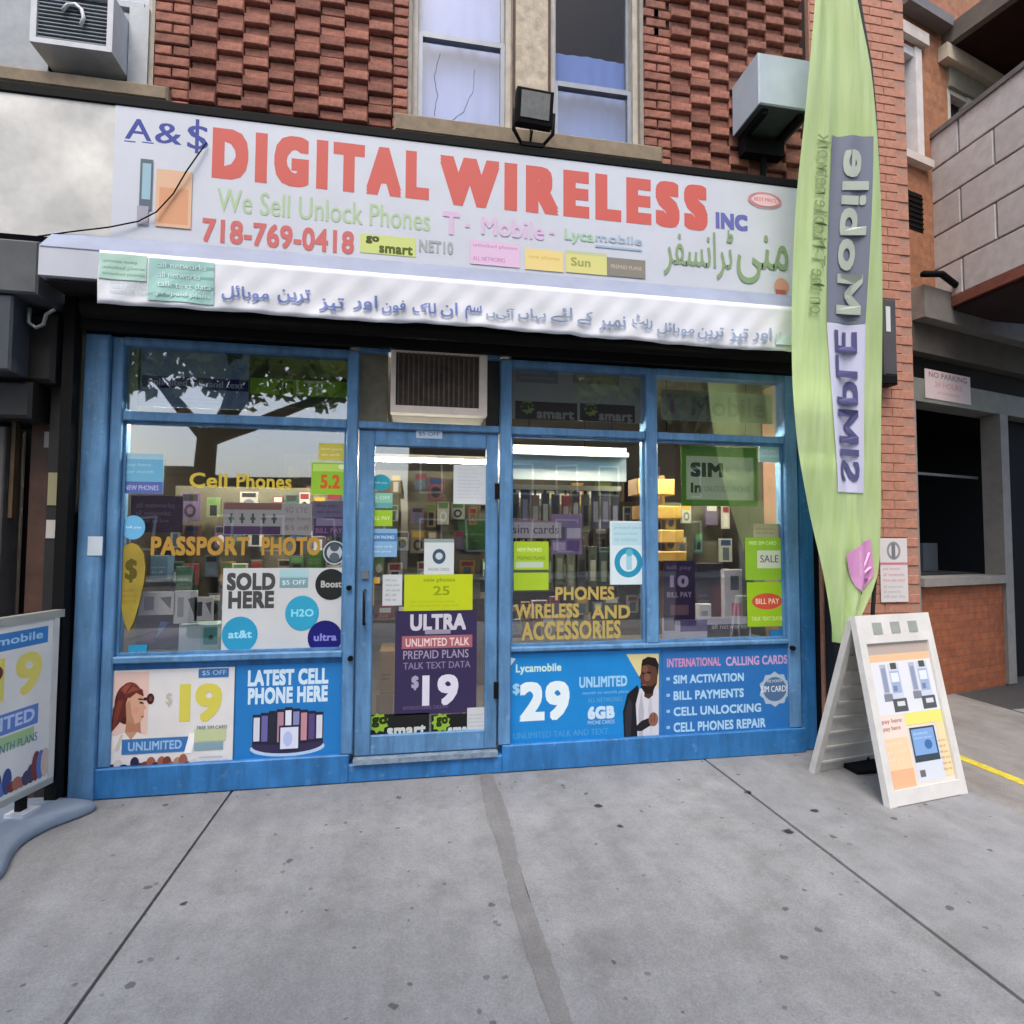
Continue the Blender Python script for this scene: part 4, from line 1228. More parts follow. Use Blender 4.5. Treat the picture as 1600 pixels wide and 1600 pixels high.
def art_latest(a, r):
    a.text('LATEST CELL', (-0.941,0.579,-0.489,0.674), '#d5ecfa', 0.05)
    a.text('PHONE HERE', (-0.938,0.474,-0.491,0.571), '#d5ecfa', 0.05)
    q = (-0.921,0.167,-0.503,0.456)
    S = lambda *t: sub(q, *t)
    a.oval(S(0, 0.0, 1, 0.35), '#b9d4ea'); a.oval(S(0.02, 0.06, 0.98, 0.42), '#3a2f52')
    g2 = random.Random(8)
    cols = ['#d9dbe8', '#6d6aa8', '#2b2d3a', '#b58a98', '#e6e9f4', '#8c8fc0', '#c98f9a', '#5a4a80']
    for k in range(9):
        u = 0.03+k*0.105
        d = abs(k-4)/4
        a.rect(S(u, 0.22+0.05*d, u+0.105, 0.98-0.12*d), '#26263a'); a.rect(S(u+0.012, 0.28+0.05*d, u+0.093, 0.92-0.12*d), cols[k % 8])
    a.rect(S(0.38, 0.10, 0.66, 0.62), '#2b2b44'); a.rect(S(0.40, 0.15, 0.64, 0.58), '#dfe4f6')
    a.oval(S(0.44, 0.2, 0.56, 0.5), '#b9c4ee')
poster('riser_sign', (-1.004,0.128,-0.359,0.702), 0.018, '#1f7cc4', 'blue LATEST CELL PHONE HERE panel with a row of phones', cat='sign', art=art_latest)
# small white patch on the post
poster('notice_patch', (-1.781,1.451)+(-1.707,1.345), -0.0375, '#c9d4dc', 'x', 'sticker') if False else None
r_ = (-1.781,1.345,-1.707,1.451)
poster('small_sticker', r_, -0.0385, '#c9d6de', 'torn white sticker on the blue end post', 'sticker', th=0.002)
# ------------------------------------------------------------------ the glass door's stickers
poster('door_label', (0.009,2.073,0.172,2.128), 0.0145, '#b9cbdc', 'small white label on the top rail of the door', 'label', art=lambda a, r: a.greek(sub(r, 0.1, 0.2, 0.9, 0.8), '#5d7a99', 1, 4, 0.9))
disc('round_sticker', (-0.261,1.742,-0.143,1.843), 0.0405, '#2b9fb2', 'teal round sticker at the top of the door sticker column', art=lambda a, r: a.greek(sub(r, 0.2, 0.35, 0.85, 0.6), '#b9e2ea', 1, 3))
poster('door_sticker', (-0.271,1.634,-0.130,1.728), 0.0405, '#8ccab0', 'mint sticker under the teal round one on the door', 'sticker', art=lambda a, r: (a.rect(sub(r, 0, 0.0, 1, 0.35), '#6aa9a8'), a.greek(sub(r, 0.1, 0.45, 0.9, 0.9), '#d5efdf', 1, 5)))
poster('door_sticker', (-0.269,1.523,-0.129,1.621), 0.0405, '#9ec92e', 'lime sticker in the door sticker column', 'sticker', art=lambda a, r: a.greek(sub(r, 0.1, 0.3, 0.9, 0.7), '#e9f2a8', 1, 15))
poster('door_sticker', (-0.267,1.333,-0.099,1.506), 0.0405, '#82b2d6', 'light blue sticker lowest in the door sticker column', 'sticker', art=lambda a, r: (a.rect(sub(r, 0, 0.55, 1, 0.85), '#4d83b4'), a.greek(sub(r, 0.1, 0.6, 0.9, 0.8), '#d9ecfa', 1, 25), a.greek(sub(r, 0.1, 0.1, 0.9, 0.45), '#cfe6f4', 2, 26)))
poster('paper_notice', (0.247,1.667,0.462,1.916), 0.0405, '#d3d8da', 'blank looking white paper sheet on the upper door glass', 'notice', art=lambda a, r: a.greek(sub(r, 0.12, 0.12, 0.9, 0.92), '#b4babd', 9, 31, 0.45))
def art_logo(a, r):
    a.rect(sub(r, 0, 0.90, 1, 1), '#8fa3a0'); a.oval(sub(r, 0.28, 0.3, 0.72, 0.72), '#3e5468'); a.oval(sub(r, 0.38, 0.42, 0.62, 0.62), '#c5d0d6'); a.greek(sub(r, 0.15, 0.08, 0.85, 0.22), '#8a979c', 1, 2)
poster('door_card', (0.068,1.221,0.254,1.445), 0.0405, '#d3dad8', 'white card with a dark round logo in the middle of the door', 'card', art=art_logo)
def art_lime2(a, r):
    a.greek(sub(r, 0.28, 0.72, 0.74, 0.95), '#6f8a18', 1, 3); a.text('25', sub(r, 0.42, 0.42, 0.66, 0.68), '#8fa312', 0.02); a.greek(sub(r, 0.08, 0.08, 0.92, 0.3), '#a9bd10', 2, 8)
poster('door_poster', (-0.051,0.999,0.373,1.223), 0.0385, '#c0cf14', 'bright yellow green poster on the door', art=art_lime2)
poster('door_card', (-0.182,1.034,-0.064,1.223), 0.0405, '#ccd0d0', 'narrow white card beside the yellow green door poster', 'card', art=lambda a, r: a.greek(sub(r, 0.15, 0.1, 0.9, 0.9), '#8f9698', 5, 3, 0.5))
glass_words('T', (-0.289,1.036,-0.199,1.208), '#c9a24e', 'gold letter T on the door glass', 0.04)
def art_nineteen(a, r):
    a.text('ULTRA', (-0.012,0.876,0.333,0.978), '#cfcbd4', 0.045)
    a.rect((0.079,0.854,0.237,0.881), '#9d93a6')
    a.rect((-0.061,0.767,0.374,0.845), '#a8646c'); a.text('UNLIMITED TALK', (-0.038,0.779,0.354,0.829), '#ecd2d0', 0.02)
    a.greek((-0.052,0.700,0.351,0.759), '#a498b0', 1, 6, 0.9)
    a.greek((-0.051,0.636,0.363,0.689), '#8d83a0', 1, 7, 0.8)
    a.text('19', (0.066,0.414,0.289,0.603), '#dcdbe8', 0.035)
    a.text('$', (0.000,0.514,0.044,0.602), '#a9a4bb', 0.04)
    a.greek((-0.048,0.389,0.226,0.425), '#6d6488', 1, 8)
poster('door_poster', (-0.102,0.365,0.402,0.999), 0.0405, '#33284f', 'dark purple poster with a large white 19 on the door', art=art_nineteen)
def gosmart(a, r, bg='#0e0f0d', star='#8fb53a', word='#c9cfc9', go='#22320d'):
    S = lambda *q: sub(r, *q)
    if bg: a.rect(r, bg)
    def pp(c, n, R1, R2):
        cx, cy = r[0]+(r[2]-r[0])*c[0], r[1]+(r[3]-r[1])*c[1]
        h = (r[3]-r[1])
        return [(cx+h*(R1 if k % 2 else R2)*math.cos(k*math.pi/n), cy+h*(R1 if k % 2 else R2)*math.sin(k*math.pi/n)) for k in range(2*n)]
    if star: a.poly(pp((0.2, 0.68), 9, 0.42, 0.32), star)
    a.text('go', S(0.10, 0.50, 0.34, 0.92), go, 0.05)
    a.text('smart', S(0.34, 0.06, 0.95, 0.52), word, 0.04)
poster('door_sticker', (-0.272,0.224,0.110,0.374), 0.0405, '#0e0f0d', 'whole black go smart sticker with a green burst at the door bottom', 'sticker', art=lambda a, r: gosmart(a, r, None))
poster('door_sticker', (0.124,0.212,0.395,0.355), 0.0405, '#0e0f0d', 'black go smart sticker partly under a white label at the door bottom', 'sticker', art=lambda a, r: gosmart(a, (r[0], r[1], r[2]+0.1*(r[2]-r[0]), r[3]), None))
poster('door_label', (0.345,0.236,0.471,0.392), 0.0365, '#cdd0d2', 'white paper label at the bottom of the door', 'label', art=lambda a, r: a.greek(sub(r, 0.1, 0.2, 0.9, 0.8), '#9aa0a4', 4, 9, 0.4))
carton('hanging_bag', (0.177,1.482,0.472,1.720), 1.2, 0.12, '#6f6a20', 'olive yellow packet on display inside behind the door', cat='packet', art=lambda a, r: a.greek(sub(r, 0.1, 0.2, 0.9, 0.6), '#a8a05a', 2, 6))
carton('hanging_bag', (0.356,1.351,0.606,1.612), 1.1, 0.12, '#3f6b3a', 'green packet on display inside behind the door', cat='packet', art=lambda a, r: a.greek(sub(r, 0.1, 0.2, 0.9, 0.6), '#8fb078', 2, 6))

for (r_, c_, l_) in (((-0.24, 0.102, 0.02, 0.36), '#a37f3e', 'lower honey brown carton inside at the foot of the door'), ((-0.22, 0.362, 0.0, 0.66), '#b08a48', 'upper honey brown carton in the stack inside the door'), ((0.28, 0.102, 0.46, 0.52), '#57452a', 'dark brown carton inside behind the white 19 poster')):
    carton('cardboard_carton', r_, 0.55, 0.3, c_, l_, 'carton', art=lambda a, r: (a.rect(sub(r, 0.44, 0, 0.56, 1), '#c9a868'), a.greek(sub(r, 0.08, 0.3, 0.4, 0.5), '#5f4622', 2, 4)))
# ------------------------------------------------------------------ window with the teal ring
def art_tr3(a, r):
    a.rect((0.647,2.472,0.931,2.576), '#6f7a78'); a.rect((1.032,2.485,1.358,2.598), '#7d766a'); a.greek((0.673,2.488,0.914,2.552), '#9aa5a2', 2, 3); a.greek((1.054,2.502,1.331,2.573), '#a09888', 2, 13)
    a.rect((0.622,2.406,1.522,2.406), '#b9bfb8')
    gosmart(a, (0.644,2.230,1.063,2.348), '#141613', '#7f9a3a', '#8f948f', '#1c2810')
    gosmart(a, (1.081,2.233,1.466,2.351), '#141613', '#7f9a3a', '#8f948f', '#1c2810')
poster('transom_poster', (0.609,2.231,1.530,2.612), INS, '#98a09a', 'pale grey transom sheet with two black go smart plates', art=art_tr3)
poster('window_strip', (0.614,1.453,0.954,1.567), INS, '#cfc9d2', 'white strip with tiny figures at the edge of the ring poster window', art=lambda a, r: (a.greek(sub(r, 0.05, 0.2, 0.95, 0.8), '#6a6672', 1, 3, 0.85), a.rect(sub(r, 0, 0.9, 1, 1), '#b58a98')))
poster('window_card', (0.889,1.348,1.097,1.611), INS+0.003, '#9a86b0', 'lilac checked card overlapping the white strip', 'card', art=lambda a, r: (a.rect(sub(r, 0, 0.35, 0.45, 0.68), '#6d6a80'), a.rect(sub(r, 0.5, 0.4, 0.95, 0.65), '#d8d0e2'), a.rect(sub(r, 0.05, 0.1, 0.45, 0.3), '#cdbddc'), a.rect(sub(r, 0.5, 0.08, 0.9, 0.35), '#7a6698')))
def art_lime3(a, r):
    a.rect(sub(r, 0, 0.36, 1, 0.42), '#4d5a3a'); a.greek(sub(r, 0.1, 0.76, 0.8, 0.9), '#e6efb0', 1, 4); a.rect(sub(r, 0.05, 0.46, 0.85, 0.58), '#b9cdb4'); a.greek(sub(r, 0.1, 0.6, 0.9, 0.72), '#6f8a2a', 1, 7)
poster('window_poster', (0.637,1.118,0.866,1.431), OUT, '#a5c52c', 'two part lime label in the ring poster window', art=art_lime3)
def art_ring(a, r):
    q = (1.313,1.195,1.509,1.395)
    a.oval(q, '#2a93b5', hole=0.62); a.rect(sub(q, 0.42, 0.25, 0.62, 0.72), '#9fd0de'); a.oval(sub(q, 0.4, 0.7, 0.66, 0.95), '#62b3ca')
    a.rect(sub(r, 0.06, 0.62, 0.94, 0.97), '#bcdde4'); a.greek(sub(r, 0.12, 0.66, 0.9, 0.94), '#8fc0cc', 3, 6)
poster('window_poster', (1.283,1.148,1.545,1.569), OUT, '#d9e9ec', 'white poster with a teal ring by the window post', art=art_ring)
gl_ = empty('window_lettering', (0.647,0.783,1.422,1.149)[:1]+(OUT, 0.77), 'three rows of gold lettering low in the ring poster window', 'lettering')
for t, r in (('PHONES', (0.912,1.050,1.312,1.138)), ('WIRELESS', (0.647,0.937,1.071,1.030)), ('AND', (1.158,0.926,1.422,1.014)), ('ACCESSORIES', (0.689,0.798,1.355,0.916))):
    ar = wall_art(OUT+0.002); ar.text(t, r, '#b8a25c', 0.03); ar.build('word', gl_)

# roller blind and fixtures behind that pane
part('roller_blind', None, [(0.64, 1.50, 0.30, 0.31, 1.86, 2.10)], M('#a9b2b4', 0.6, 0.08, 5, name='grey_blind'), label='pale grey roller blind behind the ring poster window', cat='blind')
part('shelf_rail', None, [(0.64, 1.50, 0.40, 0.46, 1.80, 1.835)], M('#bdb7a2', 0.5, 0.1, 5), label='cream shelf rail under the roller blind', cat='rail')
part('shelf_rail', None, [(0.64, 1.50, 0.25, 0.30, 2.03, 2.06)], M('#d8dcdc', 0.5, 0.1, 5), label='white rail across the roller blind', cat='rail')
CASEN = {'#a0484a': 'red', '#56584a': 'olive', '#2f3040': 'navy', '#6a6a5c': 'stone grey', '#3d4a3c': 'dark green', '#7d6a58': 'tan', '#4b4660': 'plum', '#3d4438': 'dark olive', '#4a4f42': 'grey green', '#33352f': 'charcoal', '#565a4c': 'sage grey', '#2c3a33': 'pine green'}
g = random.Random(61)
for k in range(11):
    x = 0.68+k*0.075
    z = 1.45+g.uniform(0, 0.1)
    c = g.choice(['#a0484a', '#56584a', '#2f3040', '#6a6a5c', '#3d4a3c', '#7d6a58', '#4b4660'])
    mb = MB()
    mb.bevbox(x, x+0.06, 0.42, 0.44, z, z+0.28, M(c, 0.5, 0.1, 8), b=0.004)
    mb.box(x+0.022, x+0.038, 0.428, 0.432, z+0.281, 1.80, DARK)
    o = mb.build('phone_case', None, '%s phone case pack hanging from the shelf rail in the ring poster window' % CASEN[c], 'phone case', 'phone case packs hanging from the shelf rail')
    ar = wall_art(0.42); ar.rect((x+0.012, z+0.05, x+0.048, z+0.2), g.choice(['#b9b4a8', '#2a2a2e', '#8f8a9a', '#c98f7a'])); ar.build('print', o)
g = random.Random(62)
for k in range(10):
    x = 0.68+k*0.083; z = 1.06+g.uniform(0, 0.05)
    c = g.choice(['#3d4438', '#4a4f42', '#33352f', '#565a4c', '#2c3a33'])
    mb = MB(); mb.bevbox(x, x+0.068, 0.44, 0.46, z, z+0.3, M(c, 0.5, 0.1, 8), b=0.004)
    mb.box(x+0.026, x+0.042, 0.448, 0.452, z+0.301, 1.45, DARK)
    o = mb.build('phone_case', None, '%s phone case pack in the lower row of the ring poster window' % CASEN[c], 'phone case', 'lower row of phone case packs')
    ar = wall_art(0.44); ar.rect((x+0.014, z+0.05, x+0.054, z+0.2), g.choice(['#7a8070', '#1d1f1c', '#9a9a8a', '#5a6a5c'])); ar.build('print', o)

# ------------------------------------------------------------------ window with the sim card poster
def art_tmob(a, r):
    a.text('T', (1.689,2.308,1.791,2.445), '#8f7a80', 0.03); a.text('Mobile', (1.877,2.303,2.433,2.441), '#6f7d78', 0.02)
poster('transom_poster', (1.657,2.264,2.492,2.474), INS, '#8f978c', 'grey green transom sheet lettered T Mobile', art=art_tmob)
def art_sim(a, r):
    q = (1.835,1.722,2.339,2.022)
    a.rect(q, '#c6dbb8'); a.text('SIM', (1.867,1.878,2.109,1.979), '#2f4a2a', 0.05); a.text('in', (1.866,1.769,1.945,1.838), '#3f5f3a', 0.04)
    a.greek((2.130,1.892,2.327,1.986), '#b0c8a4', 1, 3); a.greek((1.965,1.767,2.311,1.831), '#8fae84', 1, 4)
poster('window_poster', (1.798,1.678,2.368,2.091), INS, '#5d9a2e', 'green framed poster reading SIM in large letters', art=art_sim)
poster('window_card', (2.378,1.992,2.564,2.117), OUT, '#a9ced2', 'pale aqua card in the top corner beside the SIM poster', 'card', art=lambda a, r: a.greek(sub(r, 0.1, 0.2, 0.9, 0.8), '#d9ecee', 2, 3))
poster('window_poster', (2.260,1.170,2.558,1.463), OUT, '#86b52c', 'lime poster with a grey panel above the red oval one', art=lambda a, r: (a.rect(sub(r, 0.3, 0.28, 0.9, 0.7), '#c3cbb4'), a.greek(sub(r, 0.38, 0.4, 0.85, 0.6), '#4a5560', 1, 4, 0.9), a.greek(sub(r, 0.1, 0.8, 0.8, 0.95), '#cfe6a0', 1, 5)))
poster('window_poster', (2.269,0.851,2.566,1.155), OUT, '#94bd1c', 'lime poster with a red oval logo', art=lambda a, r: (a.oval(sub(r, 0.12, 0.38, 0.9, 0.75), '#c8503c'), a.greek(sub(r, 0.22, 0.5, 0.82, 0.64), '#f0d8b8', 1, 4, 0.9), a.greek(sub(r, 0.1, 0.1, 0.9, 0.25), '#d5e59a', 1, 5)))
poster('paper_notice', (2.337,1.464,2.552,1.561), INS, '#c9b5a4', 'small peach paper strip above the lime posters', 'notice', art=lambda a, r: a.greek(sub(r, 0.05, 0.2, 0.95, 0.8), '#a86a58', 2, 4))
poster('window_poster', (1.665,0.907,1.888,1.305), INS, '#3a2d50', 'dark violet poster at the lower corner of the SIM poster window', art=lambda a, r: (a.text('10', sub(r, 0.2, 0.55, 0.8, 0.75), '#b9aacb', 0.04), a.greek(sub(r, 0.1, 0.8, 0.9, 0.95), '#8f80a8', 1, 3), a.greek(sub(r, 0.1, 0.35, 0.9, 0.5), '#c0b0cc', 1, 4), a.rect(sub(r, 0.2, 0.08, 0.8, 0.25), '#7a5f6e')))
carton('folded_display', (1.979,0.871,2.181,1.281), 0.2, 0.03, '#2a2230', 'dark folded display card beside the violet poster', 'display', art=lambda a, r: (a.rect(sub(r, 0.6, 0, 1, 0.6), '#5a1f2c'), a.greek(sub(r, 0.1, 0.3, 0.5, 0.5), '#6a6078', 2, 3)))
carton('phone_stand', (2.167,0.874,2.310,1.237), 0.16, 0.05, '#c3bcc2', 'white and pink phone display stand in the SIM poster window', 'stand', art=lambda a, r: (a.rect(sub(r, 0.35, 0.6, 0.8, 0.88), '#3d4048'), a.rect(sub(r, 0.4, 0.1, 0.95, 0.35), '#c05a86')))
carton('small_carton', (1.953,0.885,2.047,1.002), 0.12, 0.05, '#d0cfd2', 'small white carton in front of the dark display panel', art=lambda a, r: a.rect(sub(r, 0.2, 0.3, 0.7, 0.6), '#9a9aa2'))
poster('window_strip', (1.653,0.750,2.304,0.920), INS+0.004, '#c9c6d6', 'lilac and white strip along the sill of the SIM poster window', art=lambda a, r: (a.rect(sub(r, 0.2, 0.45, 0.5, 0.9), '#6f6296'), a.rect(sub(r, 0.5, 0.2, 0.98, 0.7), '#2c2a34'), a.greek(sub(r, 0.55, 0.45, 0.95, 0.8), '#c9c2d4', 1, 3), a.rect(sub(r, 0.02, 0.5, 0.14, 0.95), '#7f7a92')))
poster('small_sticker', (2.438,0.736,2.569,0.823), OUT, '#1f74a6', 'dark blue sticker at the bottom corner below the red oval poster', 'sticker')

# riser posters under the right windows
def art_29(a, r):
    q = lambda x: x
    a.text('Lycamobile', (0.649,0.588,0.945,0.655), '#c3e6e0', 0.03)
    a.poly([(0.592,0.705), (0.649,0.691), (0.616,0.648)], '#d9eef0')
    a.text('29', (0.674,0.295,1.000,0.542), '#e6f3f6', 0.04)
    a.text('$', (0.629,0.462,0.675,0.536), '#9fd0ee', 0.03)
    a.text('UNLIMITED', (1.064,0.490,1.389,0.560), '#9fd0f0', 0.04)
    a.greek((1.086,0.432,1.398,0.477), '#7fbdea', 1, 3)
    a.greek((1.120,0.384,1.354,0.435), '#5fa9d8', 1, 4)
    a.text('6GB', (1.120,0.288,1.301,0.370), '#c9e2f4', 0.06)
    a.greek((1.120,0.247,1.301,0.289), '#a9d0ec', 1, 6)
    a.greek((0.635,0.176,1.257,0.242), '#4fa3de', 1, 7)
    # man in a dark jacket over a cream triangle
    a.poly([(1.382,0.697), (1.609,0.694), (1.607,0.469), (1.478,0.536)], '#d9cf96')
    W = lambda *q: [(a_, b_) for a_, b_ in q]
    a.poly(W((1.366,0.146), (1.358,0.326), (1.389,0.440), (1.460,0.495), (1.503,0.328), (1.484,0.143)), '#16161c')
    a.poly(W((1.375,0.170), (1.371,0.318), (1.402,0.415), (1.424,0.373), (1.410,0.168)), '#2c2c36')
    a.poly(W((1.458,0.145), (1.446,0.372), (1.473,0.470), (1.576,0.499), (1.607,0.464), (1.604,0.141)), '#cfcfd6')
    a.poly(W((1.467,0.144), (1.464,0.330), (1.486,0.453), (1.503,0.328), (1.493,0.143)), '#b0b0ba')
    a.poly(W((1.530,0.327), (1.549,0.450), (1.561,0.325), (1.551,0.160)), '#bdbdc8')
    a.poly(W((1.504,0.419), (1.513,0.485), (1.576,0.491), (1.566,0.424), (1.535,0.401)), '#4a2f24')
    a.poly(W((1.488,0.635), (1.483,0.569), (1.469,0.545), (1.482,0.528), (1.482,0.478), (1.513,0.439), (1.558,0.441), (1.594,0.498), (1.603,0.581), (1.586,0.632)), '#5a3a2c')
    a.poly(W((1.482,0.511), (1.482,0.478), (1.513,0.435), (1.562,0.437), (1.594,0.507), (1.558,0.483), (1.513,0.485)), '#22140f')
    a.oval((1.505,0.517,1.549,0.568), '#7d5442'); a.oval((1.492,0.576,1.532,0.619), '#77503e')
    a.rect((1.483,0.564,1.505,0.573), '#1a0f0c'); a.rect((1.527,0.566,1.554,0.576), '#1a0f0c'); a.rect((1.487,0.489,1.518,0.498), '#8a4a44')
    a.poly(W((1.488,0.619), (1.492,0.656), (1.532,0.676), (1.586,0.666), (1.608,0.623), (1.603,0.556), (1.586,0.607), (1.532,0.626)), '#1f1310')
    a.poly(W((1.414,0.201), (1.485,0.263), (1.565,0.288), (1.578,0.246), (1.485,0.197)), '#1b1a20')
    a.oval((1.534,0.224,1.601,0.314), '#8a5f4c'); a.rect((1.548,0.251,1.556,0.301), '#6d4636'); a.rect((1.570,0.250,1.578,0.304), '#6d4636')
poster('riser_poster', (0.600,0.124,1.613,0.720), 0.018, '#1286cf', 'bright blue poster with a large white 29 and a man in a dark jacket', art=art_29)
def art_serv(a, r):
    a.text('INTERNATIONAL', (1.667,0.600,2.053,0.659), '#c98fb4', 0.03); a.text('CALLING CARDS', (2.091,0.596,2.550,0.658), '#c3a3cc', 0.03)
    for t, q in (('SIM ACTIVATION', (1.711,0.491,2.221,0.548)), ('BILL PAYMENTS', (1.711,0.384,2.219,0.444)), ('CELL UNLOCKING', (1.710,0.280,2.346,0.339)), ('CELL PHONES REPAIR', (1.709,0.175,2.378,0.239))):
        a.text(t, q, '#a9d2ee', 0.035)
        b = (q[0]-0.05, q[1]+0.025, q[0]-0.025, q[1]+0.045)
        a.rect(b, '#8fbfe2')
    q = (2.322,0.308,2.579,0.548)
    cx, cy = (q[0]+q[2])/2, (q[1]+q[3])/2; rr = (q[3]-q[1])/2
    a.poly([(cx+rr*(1.0 if k % 2 else 0.86)*math.cos(k*math.pi/10), cy+rr*(1.0 if k % 2 else 0.86)*math.sin(k*math.pi/10)) for k in range(20)], '#a9bccb')
    a.oval(sub(q, 0.16, 0.16, 0.84, 0.84), '#4f6f94'); a.greek(sub(q, 0.1, 0.42, 0.9, 0.6), '#e2e8ee', 1, 5, 0.98); a.greek(sub(q, 0.28, 0.66, 0.72, 0.8), '#c3cfd9', 1, 6)
poster('riser_sign', (1.636,0.052,2.588,0.706), 0.018, '#2a70b6', 'blue service list panel with a starred round badge', cat='sign', art=art_serv)

# ================================================================== sign board, shutter box, banner
sb = empty('sign_board', (0.4, -0.2, 3.0), 'long white shop sign reading A&S DIGITAL WIRELESS INC in red', 'sign')
SY = -0.20
part('sign_face', sb, [(-1.646, 2.62, SY, SY+0.02, 3.083, 3.826)], WHITE)
part('sign_case', sb, [(-3.2, 2.61, SY+0.022, -0.052, 3.09, 3.82)], M('#3a3a3a', 0.7, 0.2, 4))
part('sign_edge', sb, [(-3.2, 2.63, SY-0.006, SY+0.03, 3.8265, 3.885)], BLACK, bev=0.006)
# buckled bare metal end
def buckled(name, x0, x1, z0, z1, y, mat, parent, amp=0.012, nx=40, nz=20, sd=1):
    g = random.Random(sd)
    ph = [(g.uniform(2, 7), g.uniform(3, 9), g.uniform(0, 6)) for _ in range(6)]
    mb = MB(); vs = []; fs = []
    for j in range(nz+1):
        for i in range(nx+1):
            x = x0+(x1-x0)*i/nx; z = z0+(z1-z0)*j/nz
            d = sum(math.sin(a*x*1.3+c)*math.cos(b*z*1.2+c*0.7) for a, b, c in ph)/6
            edge = min(i, nx-i, j, nz-j)
            vs.append((x, y-amp*d*min(1, edge/3), z))
    for j in range(nz):
        for i in range(nx):
            o = j*(nx+1)+i
            fs.append((o, o+1, o+nx+2, o+nx+1))
    mb.add(vs, fs, mat, True)
    return mb.build(name, parent, fix=False)
BARE = M('#c8c8c3', 0.5, 0.16, 5, bump=0.15, metal=0.15, name='bare_aluminium_sheet')
buckled('bare_panel', -3.2, -1.648, 3.055, 3.826, SY+0.004, BARE, sb, 0.02)
a = wall_art(SY)
RED = '#d0645a'
BL = '#3b4a9a'
# serif style A & S
def serif(a, t, r, c):
    a.text(t, r, c, 0.015)
    for f in (0.02, 0.24): pass
serif(a, 'A', (-1.595,3.640,-1.458,3.765), BL)
a.rect((-1.597,3.626,-1.539,3.633), BL); a.rect((-1.507,3.630,-1.448,3.637), BL)
serif(a, '&', (-1.443,3.637,-1.304,3.760), BL)
serif(a, 'S', (-1.278,3.625,-1.167,3.767), BL)
a.rect((-1.236,3.604,-1.217,3.802), BL)
a.text('DIGITAL', (-1.145,3.470,0.067,3.770), RED, 0.085, by=0.055, space=1.40)
a.text('WIRELESS', (0.132,3.461,1.874,3.767), RED, 0.085, by=0.055, space=1.40)
a.text('INC', (1.930,3.489,2.159,3.600), '#6b6fb4', 0.06)
a.text('We Sell Unlock Phones', (-1.112,3.282,0.077,3.420), '#b2cda2', 0.012)
a.text('718-769-0418', (-1.184,3.101,-0.362,3.238), '#cf6f6c', 0.03)
q = (-0.328,3.118,-0.008,3.231)
a.rect(q, '#cfdc86'); gosmart(a, q, None, None, '#55631f', '#4b5423')
a.text('NET10', (0.013,3.154,0.215,3.229), '#a9adb0', 0.03)
a.text('T', (0.151,3.276,0.253,3.416), '#dcbcdc', 0.04); a.rect((0.287,3.330,0.314,3.351), '#dcbcdc'); a.text('Mobile', (0.384,3.295,0.776,3.409), '#dcc0de', 0.02); a.rect((0.808,3.338,0.841,3.355), '#dcbcdc')
a.text('Lyca', (0.907,3.293,1.098,3.385), '#aacfae', 0.02); a.text('mobile', (1.106,3.323,1.417,3.376), '#a9bfd0', 0.02); a.rect((1.106,3.298,1.417,3.285), '#a3bcd6')
q = (0.319,3.107,0.623,3.255); a.rect(q, '#e2c3df'); a.greek(sub(q, 0.05, 0.62, 0.95, 0.95), '#c084b0', 1, 3); a.greek(sub(q, 0.05, 0.1, 0.7, 0.4), '#bf7fac', 1, 4)
q = (0.655,3.103,0.898,3.235); a.rect(q, '#ecd68e'); a.greek(sub(q, 0.1, 0.4, 0.9, 0.8), '#d9b64e', 1, 3)
q = (0.915,3.107,1.181,3.247); a.rect(q, '#dcd98a'); a.text('Sun', sub(q, 0.12, 0.3, 0.6, 0.7), '#a5a560', 0.03); a.rect(sub(q, 0, 0.85, 1, 1), '#c5cda0')
q = (1.182,3.108,1.438,3.226); a.rect(q, '#8a877c'); a.greek(sub(q, 0.1, 0.35, 0.9, 0.7), '#c9b8a6', 1, 6)
q = (2.163,3.660,2.411,3.769); a.oval(q, '#d88a8e', hole=0.86); a.oval(sub(q, 0.1, 0.12, 0.9, 0.88), '#ecc4ca'); a.greek(sub(q, 0.18, 0.4, 0.85, 0.65), '#c87078', 1, 5, 0.9)
GREEN = '#8ba57c'
a.text(shape('منی'), (2.075,3.132,2.453,3.481), GREEN, 0.012)
a.text(shape('ٹرانسفر'), (1.562,3.142,2.052,3.489), GREEN, 0.012)
q = (2.345,3.080,2.452,3.193); a.oval(q, '#d8a08a'); a.rect(sub(q, 0.1, 0, 0.8, 0.3), '#b56a5a')
# picture of phones
q = (-1.523,3.152,-1.237,3.544)
a.rect(sub(q, 0.34, 0.03, 0.98, 0.86), '#e2b998'); a.rect(sub(q, 0.40, 0.08, 0.92, 0.60), '#dca27c')
a.rect(sub(q, 0.05, 0.25, 0.27, 0.98), '#5d6b78'); a.rect(sub(q, 0.09, 0.40, 0.24, 0.92), '#9cc0cf'); a.rect(sub(q, 0.02, 0.03, 0.22, 0.30), '#a9a6b4')
a.build('sign_print', sb)
# cable drooping across the sign
mb = MB()
cp = [(-1.172,3.662), (-1.266,3.481), (-1.334,3.349), (-1.412,3.232), (-1.506,3.175), (-1.646,3.122), (-1.801,3.092), (-1.981,3.039)]
mb.tube([(x, -0.215-0.01*(k % 2), z) for k, (x, z) in enumerate(cp)], 0.004, BLACK, n=6)
mb.build('cable', None, 'thin black cable drooping over the phone picture on the sign', 'cable')

